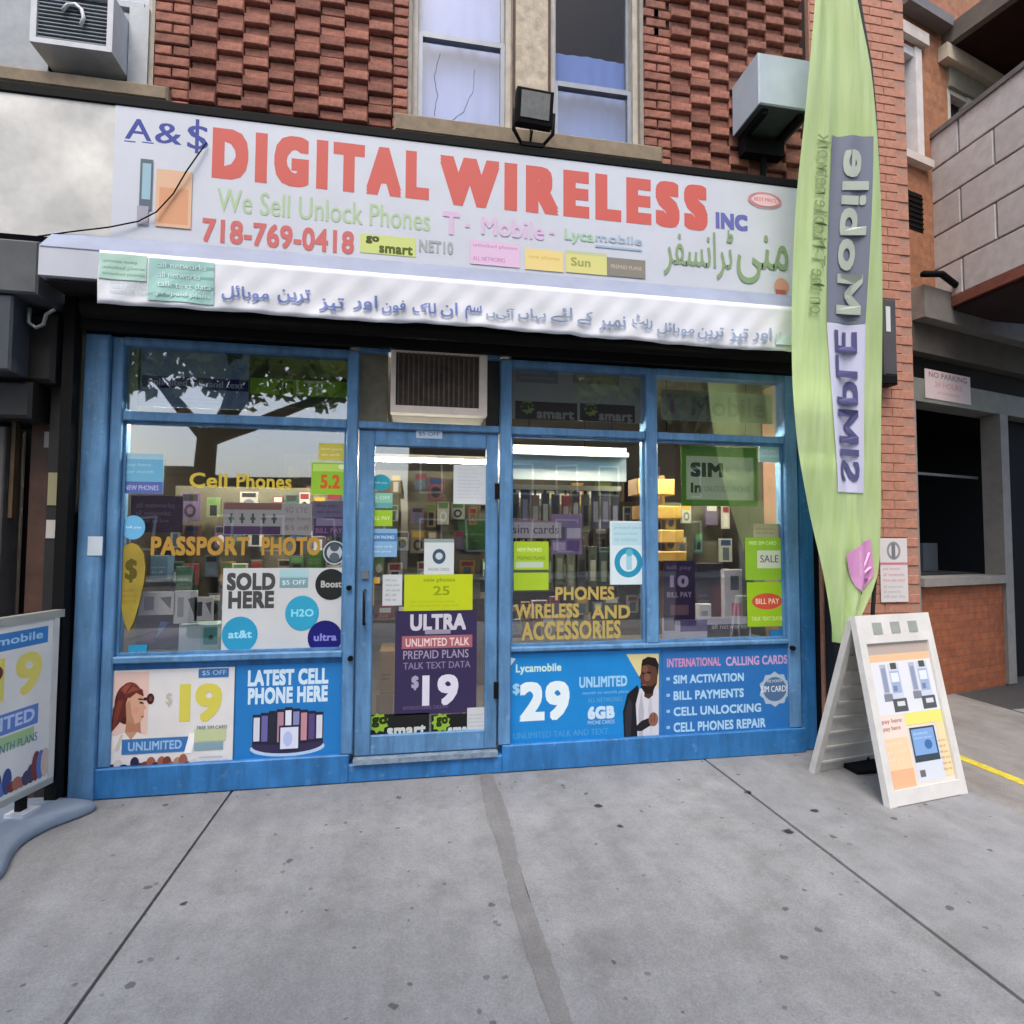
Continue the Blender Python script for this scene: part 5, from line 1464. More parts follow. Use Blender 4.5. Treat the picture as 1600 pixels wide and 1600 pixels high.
# roller shutter housing with slanted top
hb = empty('shutter_box', (0.3, -0.25, 2.7), 'pale roller shutter housing under the sign', 'shutter box')
mb = MB()
prof = [(-0.05, 2.78), (-0.32, 2.795), (-0.32, 2.945), (-0.202, 3.078), (-0.05, 3.078)]
mb.prism(prof, -1.917, 2.60, M('#c5cad4', 0.5, 0.08, 3, name='pale_housing_metal'), lambda a_, b_, h: (h, a_, b_))
mb.build('housing', hb)
mb = MB(); mb.prism([(-0.3225, 2.944), (-0.3225, 2.948), (-0.2045, 3.081), (-0.2045, 3.077)], -1.9165, 2.60, M('#8a94aa', 0.6, 0.12, 3, name='painted_slope_shade'), lambda a_, b_, h: (h, a_, b_)); mb.build('slope_shade_strip', hb)  # shade on the housing's slope, painted in as a blue-grey strip
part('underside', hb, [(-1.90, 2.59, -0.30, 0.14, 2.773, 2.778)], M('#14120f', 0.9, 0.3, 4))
mb = MB(); mb.tube([(-1.80, -0.13, 2.70), (2.58, -0.13, 2.70)], 0.05, DARK, n=14); mb.build('shutter_roll', hb)
part('bottom_bar', hb, [(-1.83, 2.66, -0.10, -0.06, 2.60, 2.66)], BLACK)
part('guide_rail', hb, [(-1.90, -1.845, -0.12, -0.05, 0.0, 2.77)], BLACK)
part('guide_rail', hb, [(2.80, 2.86, -0.12, -0.04, 0.0, 2.77)], M('#17181c', 0.6, 0.2, 5))

# cloth banner hung on the box
bn = MB()
bx0, bx1 = -1.632, 2.60
n, mrows = 260, 10
g = random.Random(12)
def ban(u, v, nrm=0.0):
    t = (u-bx0)/(bx1-bx0)
    sag = 0.005*math.sin(t*9.1)+0.004*math.sin(t*23+1.2)+0.002*math.sin(t*61)+ (0.012*min(1, max(0, (t-0.60)*60)))
    w = (1-v)
    y = -0.330-0.004*math.sin(t*31+3*v)*w-0.004*math.sin(t*83+5*v)*w-0.003*math.sin(t*150-9*v)*(0.3+w)-0.003*math.sin(t*7+4*v)*w-nrm-0.002*w
    z = 2.945-(0.280+sag)*w
    return (u, y, z)
vs = []; fs = []
for j in range(mrows+1):
    for i in range(n+1):
        vs.append(ban(bx0+(bx1-bx0)*i/n, j/mrows))
for j in range(mrows):
    for i in range(n):
        o = j*(n+1)+i
        fs.append((o, o+1, o+n+2, o+n+1))
bn.add(vs, fs, M('#e2e5ec', 0.6, 0.04, 3, name='banner_cloth'), True)
bo = bn.build('cloth_banner', None, 'white cloth banner with blue Urdu lettering hung under the sign', 'banner', fix=False)
so = bo.modifiers.new('thick', 'SOLIDIFY'); so.thickness = 0.002; so.offset = -1
def banF(u, z, nrm):
    v = 1-(2.945-z)/0.280
    return ban(u, v, nrm)
a = Art(banF, step=0.0004); a.n = 0.004
q = (-1.628, 2.685, -1.065, 2.93)
a.rect(sub(q, 0.0, 0.45, 0.40, 1.0), '#b3d6c8', 8, 3); a.rect(sub(q, 0.42, 0.05, 0.99, 0.97), '#a3d0ca', 12, 5)
for k in range(4):
    a.rect(sub(q, 0.5, 0.14+0.22*k, 0.99, 0.20+0.22*k), '#7fb3ac', 10, 1)
a.greek(sub(q, 0.03, 0.5, 0.4, 0.9), '#8fb8a8', 3, 3); a.greek(sub(q, 0.1, 0.15, 0.5, 0.45), '#9ab4bc', 3, 4); a.greek(sub(q, 0.5, 0.1, 0.97, 0.95), '#d5eeea', 4, 5)
words_ = ['ریٹ', 'نمبر', 'کے', 'لئے', 'یہاں', 'آئیں', 'سم', 'ان', 'لاک', 'فون', 'اور', 'تیز', 'ترین', 'موبائل'][::-1]
gu = random.Random(5)
xs_ = -1.03
k = 0
while xs_ < 2.45:
    wd = words_[k % len(words_)]
    k += 1
    ln = 0.036*len(wd)+0.025
    zb = 2.715+gu.uniform(-0.012, 0.02); hh = gu.uniform(0.065, 0.09)
    a.text(shape(wd), (xs_, zb, xs_+ln, zb+hh), '#6f83bd' if xs_ < 0.3 else '#93a5c0', 0.018)
    xs_ += ln+gu.uniform(0.02, 0.05)
a.rect((2.25, 2.70, 2.57, 2.76), '#c3dad6', 6, 1)
a.build('print', bo)

# ------------------------------------------------------------------ things fixed to the wall
fl = empty('flood_light', (0.70, -0.25, 3.88), 'black square flood light on top of the sign', 'flood light')
def tilt(cx, cy, cz, ax, az=0.0):
    ca_, sa_ = math.cos(ax), math.sin(ax); cz_, sz_ = math.cos(az), math.sin(az)
    def T(x, y, z):
        y2, z2 = y*ca_-z*sa_, y*sa_+z*ca_
        return (cx+x*cz_-y2*sz_, cy+x*sz_+y2*cz_, cz+z2)
    return T
T = tilt(0.700, -0.25, 4.09, R(14), R(3))
mb = MB(); mb.bevbox(-0.115, 0.115, -0.03, 0.035, -0.10, 0.10, BLACK, b=0.008, T=T); mb.build('lamp_body', fl)
mb = MB(); mb.box(-0.09, 0.09, -0.034, -0.031, -0.065, 0.08, M('#8d8f8c', 0.25, 0.15, 30, name='lamp_lens'), T=T); mb.build('lens', fl)
mb = MB()
for k in range(7): mb.box(-0.10+0.03*k, -0.092+0.03*k, 0.035, 0.06, -0.09, 0.09, BLACK, T=T)
mb.build('cooling_fin', fl, kind='stuff')
mb = MB(); mb.tube([(0.577, -0.25, 4.075), (0.577, -0.23, 3.96), (0.63, -0.19, 3.91), (0.77, -0.19, 3.91), (0.823, -0.23, 3.96), (0.823, -0.25, 4.075)], 0.012, BLACK, n=6); mb.build('bracket', fl)
part('foot', fl, [(0.63, 0.77, -0.21, -0.17, 3.8855, 3.91)], BLACK)
mb = MB(); mb.tube([(0.70, -0.20, 3.99), (0.70, -0.12, 3.95), (0.71, -0.10, 4.05), (0.71, -0.03, 4.3)], 0.006, BLACK, n=6); mb.build('cord', fl)

# air conditioner in the upper window
ac = empty('air_conditioner', (-1.9, -0.05, 4.165), 'white air conditioner with a grey louvred back jutting from the upper window', 'air conditioner')
ACW = M('#c3c7cb', 0.5, 0.12, 7, name='weathered_white_steel')
ax0, ax1, az0, az1, ay = -2.11, -1.70, 4.165, 4.50, -0.15
part('casing', ac, [(ax0, ax0+0.03, ay, 0.06, az0, az1), (ax1-0.03, ax1, ay, 0.06, az0, az1), (ax0+0.03, ax1-0.03, ay, 0.06, az0, az0+0.03), (ax0+0.03, ax1-0.03, ay, 0.06, az1-0.03, az1)], ACW)
part('coil', ac, [(ax0+0.031, ax1-0.031, ay+0.03, 0.05, az0+0.031, az1-0.031)], M('#565d66', 0.7, 0.4, 22, 0.4, name='dusty_coil'))
for k in range(11):
    part('louvre', ac, [(ax0+0.032, ax1-0.032, ay+0.008, ay+0.026, az0+0.040+0.022*k, az0+0.046+0.022*k)], M('#7a828a', 0.6, 0.2, 9))
mb = MB(); mb.oval = None
mb.tube([(-1.90+0.055*math.cos(t*0.7), ay-0.004, 4.34+0.07*math.sin(t*0.7)) for t in range(-1, 5)], 0.010, M('#d8dadc', 0.5, 0.05, 4), n=6); mb.build('bent_guard', ac)
part('side_panel', ac, [(-2.46, -2.114, 0.02, 0.03, 4.12, 4.62)], M('#9aa0a4', 0.6, 0.15, 8))
part('side_panel', ac, [(-1.696, -1.59, 0.015, 0.03, 4.12, 4.60)], M('#b4babd', 0.6, 0.15, 8))
# air conditioner over the door
ad = empty('air_conditioner', (0.15, 0.0, 2.18), 'old cream framed air conditioner set in the transom over the door', 'air conditioner')
q = (-0.147,2.214,0.445,2.572)
CR = M('#cfc4b8', 0.5, 0.12, 8, name='yellowed_plastic')
part('frame', ad, [(q[0], q[0]+0.03, -0.06, 0.02, q[1], q[3]+0.05), (q[2]-0.05, q[2], -0.06, 0.02, q[1], q[3]+0.05), (q[0]+0.03, q[2]-0.05, -0.06, 0.02, q[1], q[1]+0.045), (q[0]+0.03, q[2]-0.05, -0.06, 0.02, q[3]+0.02, q[3]+0.05)], CR)
part('grille_back', ad, [(q[0]+0.031, q[2]-0.051, -0.035, 0.02, q[1]+0.046, q[3]+0.019)], M('#4a4039', 0.8, 0.25, 12))
for k in range(16):
    x = q[0]+0.04+k*0.031
    if x > q[2]-0.06: break
    part('grille_slat', ad, [(x, x+0.008, -0.048, -0.036, q[1]+0.047, q[3]+0.018)], M('#5f5349', 0.7, 0.2, 12))
part('sleeve', ad, [(q[0]+0.005, q[2]-0.005, 0.021, 0.35, q[1]+0.005, q[3]+0.04)], M('#6f6a62', 0.6, 0.15, 8))
# vent hood box on the brick
vb = empty('vent_box', (2.33, -0.2, 4.2), 'pale blue grey metal box on a black bracket beside the tall flag', 'metal box')
VX0, VX1, VZ0, VZ1, VY = 2.158, 2.56, 4.255, 4.60, -0.35
VM = M('#b3c1ca', 0.5, 0.08, 5, name='pale_grey_enamel')
part('case', vb, [(VX0, VX1, VY, -0.045, VZ0, VZ1)], VM, bev=0.008)
part('underside', vb, [(VX0+0.008, VX1-0.008, VY+0.008, -0.05, VZ0-0.004, VZ0-0.001)], M('#3f4a48', 0.8, 0.2, 6))  # dark plate that paints in the shade under the box
part('bracket', vb, [(2.20, 2.24, -0.32, -0.044, 4.215, 4.253), (2.46, 2.50, -0.32, -0.044, 4.215, 4.253), (2.20, 2.50, -0.12, -0.044, 4.10, 4.213)], BLACK)
mb = MB(); mb.tube([(2.36, -0.08, 4.12), (2.37, -0.07, 3.95), (2.35, -0.06, 3.78)], 0.022, BLACK, n=8); mb.build('pipe', vb)

# small black box and notices on the pilaster
lb = empty('wall_lamp_box', (3.33, -0.1, 2.5), 'dark wall box with a white label on the orange pilaster', 'wall box')
q = (3.275,2.551,3.360,3.161)
part('case', lb, [(q[0]-0.02, q[2], -0.12, -0.044, q[1]+0.06, q[3])], M('#4a474a', 0.5, 0.15, 6), bev=0.01)
part('lower_case', lb, [(q[0]-0.05, q[2]-0.02, -0.14, -0.044, q[1]-0.01, q[1]+0.058)], BLACK, bev=0.008)
part('label_plate', lb, [(q[0]-0.005, q[0]+0.03, -0.1235, -0.1205, q[3]-0.24, q[3]-0.06)], M('#d4d8d4', 0.5, 0.05, 5))
def art_not(a, r):
    a.rect(sub(r, 0.0, 0.58, 1, 0.62), '#c8808c'); a.oval(sub(r, 0.25, 0.66, 0.75, 0.95), '#8d8f94', hole=0.7); a.rect(sub(r, 0.42, 0.68, 0.56, 0.92), '#77797e')
    a.greek(sub(r, 0.1, 0.30, 0.9, 0.56), '#d99aa6', 3, 3); a.greek(sub(r, 0.1, 0.05, 0.9, 0.28), '#b9bec0', 3, 5)
poster('wall_notice', (3.242,1.015,3.463,1.463), -0.0475, '#dcd5d4', 'white and pink notice on the orange pilaster above the sandwich board', 'notice', art=art_not)
# pink notice on the lintel of the side building
S0, S1, z0_, z1_ = 1.19, 1.92, 2.80, 3.08
mb = MB(); mb.box(S0, S1, 0.022, 0.026, z0_, z1_, M('#dcc8c6', 0.5, 0.06, 5), T=NB)
no = mb.build('wall_notice', None, 'pinkish notice on the grey lintel of the side building', 'notice')
a = Art(lambda u, v, n: NB(u, 0.026+n, v))
r = (S0, z0_, S1, z1_)
a.text('NO PARKING', sub(r, 0.08, 0.74, 0.92, 0.93), '#9a7a86', 0.02); a.text('24 HOURS', sub(r, 0.2, 0.42, 0.8, 0.62), '#d8a2a4', 0.02); a.text('driveway', sub(r, 0.25, 0.14, 0.75, 0.32), '#d8a2a4', 0.01); a.build('print', no)
mb = MB(); mb.tube([NB(0.9, 0.2, 3.86), NB(1.15, 0.22, 3.90), NB(1.45, 0.2, 3.84), NB(1.75, 0.2, 3.78), NB(2.0, 0.19, 3.80)], 0.03, BLACK, n=7); mb.build('hose', None, 'black hose lying along the fascia edge of the side building', 'hose')
# ================================================================== feather flag
FY0 = -0.27
def FYz(z): return FY0-0.075*z                 # the pole leans out over the sidewalk
FY = FY0
LE = [(5.75, 2.472), (5.35, 2.392), (4.713, 2.342), (4.332, 2.321), (3.949, 2.3), (3.564, 2.274), (3.18, 2.27), (2.794, 2.274), (2.406, 2.292), (2.016, 2.341), (1.623, 2.434), (1.223, 2.556), (0.98, 2.61), (0.776, 2.645)]
RE = [(5.75, 2.492), (5.35, 2.541), (4.765, 2.661), (4.395, 2.761), (4.013, 2.812), (3.625, 2.846), (3.233, 2.871), (2.837, 2.892), (2.437, 2.903), (2.034, 2.91), (1.629, 2.921), (1.221, 2.924), (0.976, 2.817), (0.775, 2.7)]
def interp(tab, z):
    for (z1, a), (z0, b) in zip(tab[:-1], tab[1:]):
        if z >= z0: return b+(a-b)*(z-z0)/(z1-z0)
    return tab[-1][1]
def smooth(tab, z): return (interp(tab, z+0.12)+interp(tab, z)*2+interp(tab, z-0.12))/4
def flagF(x, z, n=0.0):
    l, r = smooth(LE, z), smooth(RE, z)
    t = (x-l)/max(0.02, r-l)
    fold = 0.020*math.sin(t*9+z*0.9)+0.010*math.sin(t*21-z*2.1)+0.014*math.sin(z*2.3+t*3)
    low = max(0.0, (1.9-z))*0.05*math.sin(t*14+z*1.5)
    return (x, FYz(z)+fold*0.8+low*0.7*min(1, t*4)*min(1, max(0, 1-t)*4+0.2)-n, z)
def flag_cloth():
    m = bpy.data.materials.new('lime_flag_cloth')
    m.use_nodes = True
    nt = m.node_tree
    b = nt.nodes['Principled BSDF']
    tc = nt.nodes.new('ShaderNodeTexCoord')
    mp = nt.nodes.new('ShaderNodeMapping'); mp.inputs['Scale'].default_value = (14, 1, 1.2)
    nz = nt.nodes.new('ShaderNodeTexNoise'); nz.inputs['Scale'].default_value = 2; nz.inputs['Detail'].default_value = 3
    nt.links.new(tc.outputs['Object'], mp.inputs[0]); nt.links.new(mp.outputs[0], nz.inputs['Vector'])
    rp = nt.nodes.new('ShaderNodeValToRGB')
    rp.color_ramp.elements[0].position = 0.35; rp.color_ramp.elements[1].position = 0.65
    rp.color_ramp.elements[0].color = lin('#c4e098')+(1,); rp.color_ramp.elements[1].color = lin('#d6eeb2')+(1,)
    nt.links.new(nz.outputs['Fac'], rp.inputs['Fac']); nt.links.new(rp.outputs['Color'], b.inputs['Base Color'])
    bp = nt.nodes.new('ShaderNodeBump'); bp.inputs['Strength'].default_value = 0.3; bp.inputs['Distance'].default_value = 0.02
    nt.links.new(nz.outputs['Fac'], bp.inputs['Height']); nt.links.new(bp.outputs['Normal'], b.inputs['Normal'])
    b.inputs['Roughness'].default_value = 0.7
    tr = nt.nodes.new('ShaderNodeBsdfTranslucent'); tr.inputs[0].default_value = lin('#d2f0a8')+(1,)
    mx = nt.nodes.new('ShaderNodeMixShader'); mx.inputs[0].default_value = 0.3
    nt.links.new(b.outputs[0], mx.inputs[1]); nt.links.new(tr.outputs[0], mx.inputs[2])
    nt.links.new(mx.outputs[0], nt.nodes['Material Output'].inputs['Surface'])
    return m
FC = flag_cloth()
ff = empty('feather_flag', (2.86, FY, 0), 'tall lime green feather flag with mirrored SIMPLE Mobile lettering', 'flag')
mb = MB(); vs = []; fs = []
nz_, nx_ = 150, 22
for j in range(nz_+1):
    z = 0.80+(5.72-0.80)*j/nz_
    l, r = smooth(LE, z), smooth(RE, z)
    for i in range(nx_+1):
        vs.append(flagF(l+(r-l)*i/nx_, z))
for j in range(nz_):
    for i in range(nx_):
        o = j*(nx_+1)+i
        fs.append((o, o+1, o+nx_+2, o+nx_+1))
mb.add(vs, fs, FC, True)
cl = mb.build('flag_cloth', ff, fix=False)
mb = MB()
mb.tube([(RE[9][1]+0.01, FYz(z)+0.02, z) for z in [0.03+0.3*k for k in range(4)]] + [(smooth(RE, z)+0.012, FYz(z)+0.02, z) for z in [1.4+0.25*k for k in range(17)]] + [(LE[0][1]+0.02, FYz(5.7), 5.72), (LE[0][1]-0.1, FYz(5.7), 5.78)], 0.013, M('#20221f', 0.5, 0.1, 5, name='flag_pole_black'), n=8)
mb.build('pole', ff)
part('base_plate', ff, [(2.72, 3.02, FY-0.13, FY+0.17, 0.002, 0.03)], BLACK, bev=0.006)
# the print, read from the back: mirrored and running up the cloth
class FlagArt(Art): pass
a = Art(lambda u, v, n: flagF(u, v, n), step=0.0006); a.n = 0.006
def band(z0, z1, xa0, xb0, xa1, xb1, col, nz=60):
    a.up(0.6)
    pts = []; f = []
    for j in range(nz+1):
        t = j/nz; z = z0+(z1-z0)*t
        l, r = xa0+(xa1-xa0)*t, xb0+(xb1-xb0)*t
        for i in range(25): pts.append((l+(r-l)*i/24, z))
    for j in range(nz):
        for i in range(24):
            o = j*25+i; f.append((o, o+1, o+26, o+25))
    a._add(pts, f, ink(col))
band(2.803, 3.932, 2.512, 2.768, 2.501, 2.760, '#7b8291')
band(1.749, 2.799, 2.595, 2.819, 2.512, 2.768, '#d2d3ea')
def vtext(t, z0, z1, xl0, xr0, xl1, xr1, col, bold):
    """letters stacked along the cloth: baseline to the left of the viewer, mirrored"""
    def Tm(u, v):
        # u along z (0..1 from bottom), v across (0..1)
        z = z0+(z1-z0)*u
        l, r = xl0+(xl1-xl0)*u, xr0+(xr1-xr0)*u
        return (l+(r-l)*v, z)
    old = a.T; a.T = Tm
    a.text(t, (0, 0, 1, 1), col, bold)
    a.T = old
a.n += 0.006
# SIMPLE reads upward with tops towards the pole, seen from behind
vtext('SIMPLE', 1.818, 2.755, 2.620, 2.775, 2.558, 2.725, '#5a5a86', 0.02)
vtext('Mobile', 2.854, 3.845, 2.568, 2.735, 2.580, 2.737, '#b9c4b6', 0.03)
vtext('on the T-Mobile network', 2.831, 3.914, 2.365, 2.479, 2.388, 2.493, '#8aa06a', 0.01)
# pink blossom near the foot
bz = [(2.655, 1.352), (2.704, 1.392), (2.776, 1.441), (2.876, 1.474), (2.891, 1.343), (2.896, 1.221), (2.852, 1.139), (2.794, 1.079), (2.741, 1.141), (2.701, 1.242)]
cx_, cz_ = 2.805, 1.282
a.up(1)
bz = [(cx_+(x_-cx_)*0.88, cz_+(z_-cz_)*0.9) for x_, z_ in bz]
nb2 = len(bz)
edge = []
for k in range(nb2):
    p0, p1 = bz[k], bz[(k+1) % nb2]
    for t in range(4): edge.append((p0[0]+(p1[0]-p0[0])*t/4, p0[1]+(p1[1]-p0[1])*t/4))
ne = len(edge)
pts = []; fcs = []
for r_ in range(1, 9):
    for e_ in edge: pts.append((cx_+(e_[0]-cx_)*r_/8, cz_+(e_[1]-cz_)*r_/8))
for r_ in range(7):
    for k in range(ne):
        q_ = (k+1) % ne
        fcs.append((r_*ne+k, (r_+1)*ne+k, (r_+1)*ne+q_, r_*ne+q_))
fcs.append(tuple(range(ne)))
a._add(pts, fcs, ink('#d79ac9'))
for k in range(len(a.mb.f)-len(fcs), len(a.mb.f)): a.mb.sm[k] = True
for k in range(5):                                   # paler veins
    e_ = edge[6+k*4]
    a.poly([(cx_-0.04, cz_-0.05), (cx_+(e_[0]-cx_)*0.8, cz_+(e_[1]-cz_)*0.8), (cx_+(e_[0]-cx_)*0.82+0.008, cz_+(e_[1]-cz_)*0.82-0.006), (cx_-0.034, cz_-0.056)], '#e4b6da')
a.build('flag_print', ff)

# ================================================================== sandwich board
sbd = empty('sandwich_board', (2.85, -0.55, 0), 'white plastic sandwich board with phone pictures beside the flag', 'sandwich board')
PW = M('#d9d7d2', 0.45, 0.08, 6, name='white_plastic')
PG = M('#c3c1bb', 0.5, 0.12, 6, name='dull_white_plastic')
FL, FR_ = Vector((2.552, -0.80, 0.0)), Vector((3.150, -0.71, 0.0))
AP = Vector((0.012, 0.235, 1.0))            # from the foot to the apex
u = (FR_-FL); W_ = u.length; u.normalize()
v = AP.copy(); H_ = v.length; v.normalize()
nrm = u.cross(v).normalized()
if nrm.y > 0: nrm = -nrm
def SB(a_, b_, n_): return tuple(FL+u*a_*W_+v*b_*H_+nrm*n_)
mb = MB()
def plate(x0, x1, z0, z1, t0, t1, mat): mb.box(x0, x1, t0, t1, z0, z1, mat, T=lambda x, y, z: SB(x, z, y))
plate(0.0, 1.0, 0.0, 1.0, -0.022, 0.0, PW)
plate(0.0, 0.085, 0.001, 0.999, 0.0005, 0.016, PW); plate(0.915, 1.0, 0.001, 0.999, 0.0005, 0.016, PW)
plate(0.0855, 0.9145, 0.001, 0.075, 0.0005, 0.016, PW); plate(0.0855, 0.9145, 0.84, 0.999, 0.0005, 0.016, PW)
mb.build('front_panel', sbd)
mb = MB()
for k in range(3):
    plate(0.20+0.24*k, 0.32+0.24*k, 0.89, 0.955, 0.0165, 0.019, M('#9aa09a', 0.6, 0.1, 6))
mb.build('handle_slot', sbd, kind='stuff')
mb = MB(); plate(0.0, 0.09, -0.016, -0.0005, -0.022, 0.014, PW); mb.build('foot', sbd)
mb = MB(); plate(0.91, 1.0, -0.016, -0.0005, -0.022, 0.014, PW); mb.build('foot', sbd)
a = Art(lambda p, q, n: SB(p, q, n+0.001)); a.aspect = 0.6
a.rect((0.09, 0.08, 0.91, 0.835), '#e9d9cc')
a.rect((0.09, 0.775, 0.91, 0.833), '#b9aaa0'); a.rect((0.09, 0.735, 0.91, 0.774), '#e8c096')
a.rect((0.09, 0.45, 0.91, 0.733), '#dfe1e6')
for k, c in ((0.22, '#8d90a4'), (0.60, '#5f6a78')):
    a.rect((k, 0.53, k+0.08, 0.72), '#b5bac8'); a.rect((k+0.10, 0.50, k+0.25, 0.72), '#ccd2e0'); a.rect((k+0.14, 0.69, k+0.22, 0.725), '#4f5048')
    a.rect((k+0.115, 0.56, k+0.235, 0.68), '#9fb0cc'); a.rect((k+0.125, 0.62, k+0.225, 0.67), '#dfe6f2'); a.rect((k+0.13, 0.57, k+0.18, 0.60), '#6f84ac'); a.rect((k+0.012, 0.57, k+0.068, 0.70), '#8f9ab4')
    a.rect((k-0.01, 0.52, k+0.10, 0.56), '#7f8492'); a.rect((k+0.09, 0.46, k+0.27, 0.53), '#55585e'); a.rect((k+0.14, 0.49, k+0.24, 0.515), '#d5d8da')
a.rect((0.42, 0.385, 0.91, 0.45), '#e6e27a'); a.rect((0.80, 0.10, 0.91, 0.385), '#ead8a8')
a.greek((0.12, 0.36, 0.40, 0.435), '#b87a78', 2, 5, 0.8)
a.rect((0.09, 0.08, 0.40, 0.33), '#eccfa8'); a.rect((0.09, 0.08, 0.40, 0.17), '#e6b48c')
a.rect((0.43, 0.09, 0.79, 0.37), '#d3dae2'); a.rect((0.44, 0.19, 0.77, 0.37), '#3b4650'); a.rect((0.46, 0.225, 0.75, 0.36), '#7fa6d6'); a.oval((0.60, 0.25, 0.70, 0.30), '#3f6ea6'); a.greek((0.48, 0.30, 0.72, 0.35), '#b9d2ee', 2, 3)
a.rect((0.47, 0.115, 0.54, 0.15), '#6f6a70'); a.greek((0.78, 0.12, 0.90, 0.3), '#c89a80', 6, 9, 0.5); a.greek((0.12, 0.2, 0.38, 0.32), '#f3e6d0', 3, 8)
a.build('print', sbd)
# rear leaf
BL0, BR0 = Vector((2.46, -0.318, 0.0)), Vector((3.06, -0.228, 0.0))
apx = FL+AP
ub = (BR0-BL0).normalized(); vb_ = (apx-BL0+Vector((0.0, 0.02, -0.03))); HB = vb_.length; vb_.normalize()
nb_ = ub.cross(vb_).normalized()
if nb_.y > 0: nb_ = -nb_
def SK(a_, b_, n_): return tuple(BL0+ub*a_*W_+vb_*b_*HB+nb_*n_)
mb = MB()
def plate2(x0, x1, z0, z1, t0, t1, mat): mb.box(x0, x1, t0, t1, z0, z1, mat, T=lambda x, y, z: SK(x, z, y))
plate2(0.0, 1.0, 0.0, 1.0, -0.02, 0.0, PG); plate2(0.0, 0.07, 0.001, 0.999, 0.0005, 0.02, PG); plate2(0.93, 1.0, 0.001, 0.999, 0.0005, 0.02, PG)
mb.build('rear_panel', sbd)
for k in range(9):
    mb = MB(); plate2(0.0705, 0.9295, 0.06+0.1*k, 0.075+0.1*k, 0.0005, 0.012, PG); mb.build('stiffening_rib', sbd)
mb = MB(); mb.tube([SB(0.05, 0.97, -0.03), SB(0.95, 0.97, -0.03)], 0.014, PG, n=8); mb.build('hinge', sbd)

# ================================================================== poster stand with moulded base
ps = empty('poster_stand', (-1.95, -0.5, 0), 'white poster stand with a grey moulded base beside the blue post', 'poster stand')
AS = R(13)
du = Vector((math.sin(AS), math.cos(AS), 0)); dn = Vector((math.cos(AS), -math.sin(AS), 0))
O = Vector((-1.858, -0.14, 0))
def PS(s, z, n): return tuple(O+du*s+Vector((0, 0, z))+dn*n)      # s<0 runs towards the road
mb = MB()
def pp_(s0, s1, z0, z1, n0, n1, mat): mb.box(s0, s1, n0, n1, z0, z1, mat, T=lambda s, n, z: PS(s, z, n))
ST = M('#a8aaa4', 0.4, 0.1, 6, metal=0.3, name='stand_frame')
pp_(-0.66, 0.03, 1.02, 1.06, -0.03, 0.012, ST); pp_(-0.66, 0.0, 0.16, 0.19, -0.03, 0.012, ST); pp_(-0.03, 0.0, 0.1905, 1.0195, -0.03, 0.012, M('#c9c9c6', 0.4, 0.08, 6)); pp_(-0.66, -0.63, 0.1905, 1.0195, -0.03, 0.012, ST)
mb.build('frame', ps)
mb = MB(); pp_(-0.63, -0.03, 0.1905, 1.0195, -0.02, 0.004, M('#dcdcda', 0.45, 0.05, 5)); mb.build('poster_sheet', ps)
a = Art(lambda s, z, n: PS(s, z, 0.004+n))
a.rect((-0.62, 0.90, -0.06, 0.985), '#3a7cc0'); a.text('Lycamobile', (-0.50, 0.915, -0.09, 0.968), '#a9d2f2', 0.02)
a.text('19', (-0.34, 0.66, -0.09, 0.87), '#ddd06a', 0.03); a.oval((-0.52, 0.74, -0.30, 0.86), '#6a2f2a'); a.oval((-0.50, 0.66, -0.38, 0.80), '#d8a88c')
a.rect((-0.60, 0.50, -0.10, 0.60), '#5f80c4'); a.text('UNLIMITED', (-0.58, 0.52, -0.12, 0.585), '#b9cdf0', 0.03)
a.rect((-0.40, 0.42, -0.12, 0.49), '#9fc08a'); a.greek((-0.58, 0.40, -0.10, 0.47), '#4d6f9a', 1, 7)
g2 = random.Random(14)
for k in range(22):
    s = -0.62+k*0.026; h = g2.uniform(0.05, 0.16)
    a.oval((s, 0.21, s+0.05, 0.21+h), g2.choice(['#7a3a3a', '#3d4f86', '#a86a5c', '#4a4560', '#c9b4aa', '#5a76b4']))
a.build('print', ps)
mb = MB(); pp_(-0.50, -0.46, 0.085, 0.16, -0.025, 0.005, DARK); mb.build('spring_foot', ps)
mb = MB(); pp_(-0.18, -0.14, 0.085, 0.16, -0.025, 0.005, DARK); mb.build('spring_foot', ps)
mb = MB(); pp_(-0.21, -0.11, 0.072, 0.092, -0.05, 0.05, M('#c5cad0', 0.5, 0.1, 6)); mb.build('clamp', ps)
# moulded base: rounded outline, low dome
mb = MB()
out = [(0.06, 0.20), (0.10, 0.10), (0.10, -0.12), (0.04, -0.24), (-0.10, -0.26), (-0.40, -0.27), (-0.62, -0.24), (-0.74, -0.12), (-0.76, 0.06), (-0.74, 0.22), (-0.66, 0.30), (-0.54, 0.28), (-0.42, 0.20), (-0.30, 0.14), (-0.16, 0.14), (-0.02, 0.20)]
def cr(pts, m=5):
    r_ = []
    n = len(pts)
    for i in range(n):
        p0, p1, p2, p3 = pts[i-1], pts[i], pts[(i+1) % n], pts[(i+2) % n]
        for k in range(m):
            t = k/m
            r_.append(tuple(0.5*((2*p1[c])+(-p0[c]+p2[c])*t+(2*p0[c]-5*p1[c]+4*p2[c]-p3[c])*t*t+(-p0[c]+3*p1[c]-3*p2[c]+p3[c])*t**3) for c in (0, 1)))
    return r_
oc = cr(out)
cs, cn = -0.33, 0.0
rings = [(1.0, 0.0), (1.01, 0.012), (0.985, 0.034), (0.90, 0.052), (0.6, 0.066), (0.25, 0.072)]
vs = []; fs = []
n = len(oc)
for (f, z) in rings:
    for (s, m_) in oc: vs.append(PS(cs+(s-cs)*f, z+0.002, cn+(m_-cn)*f))
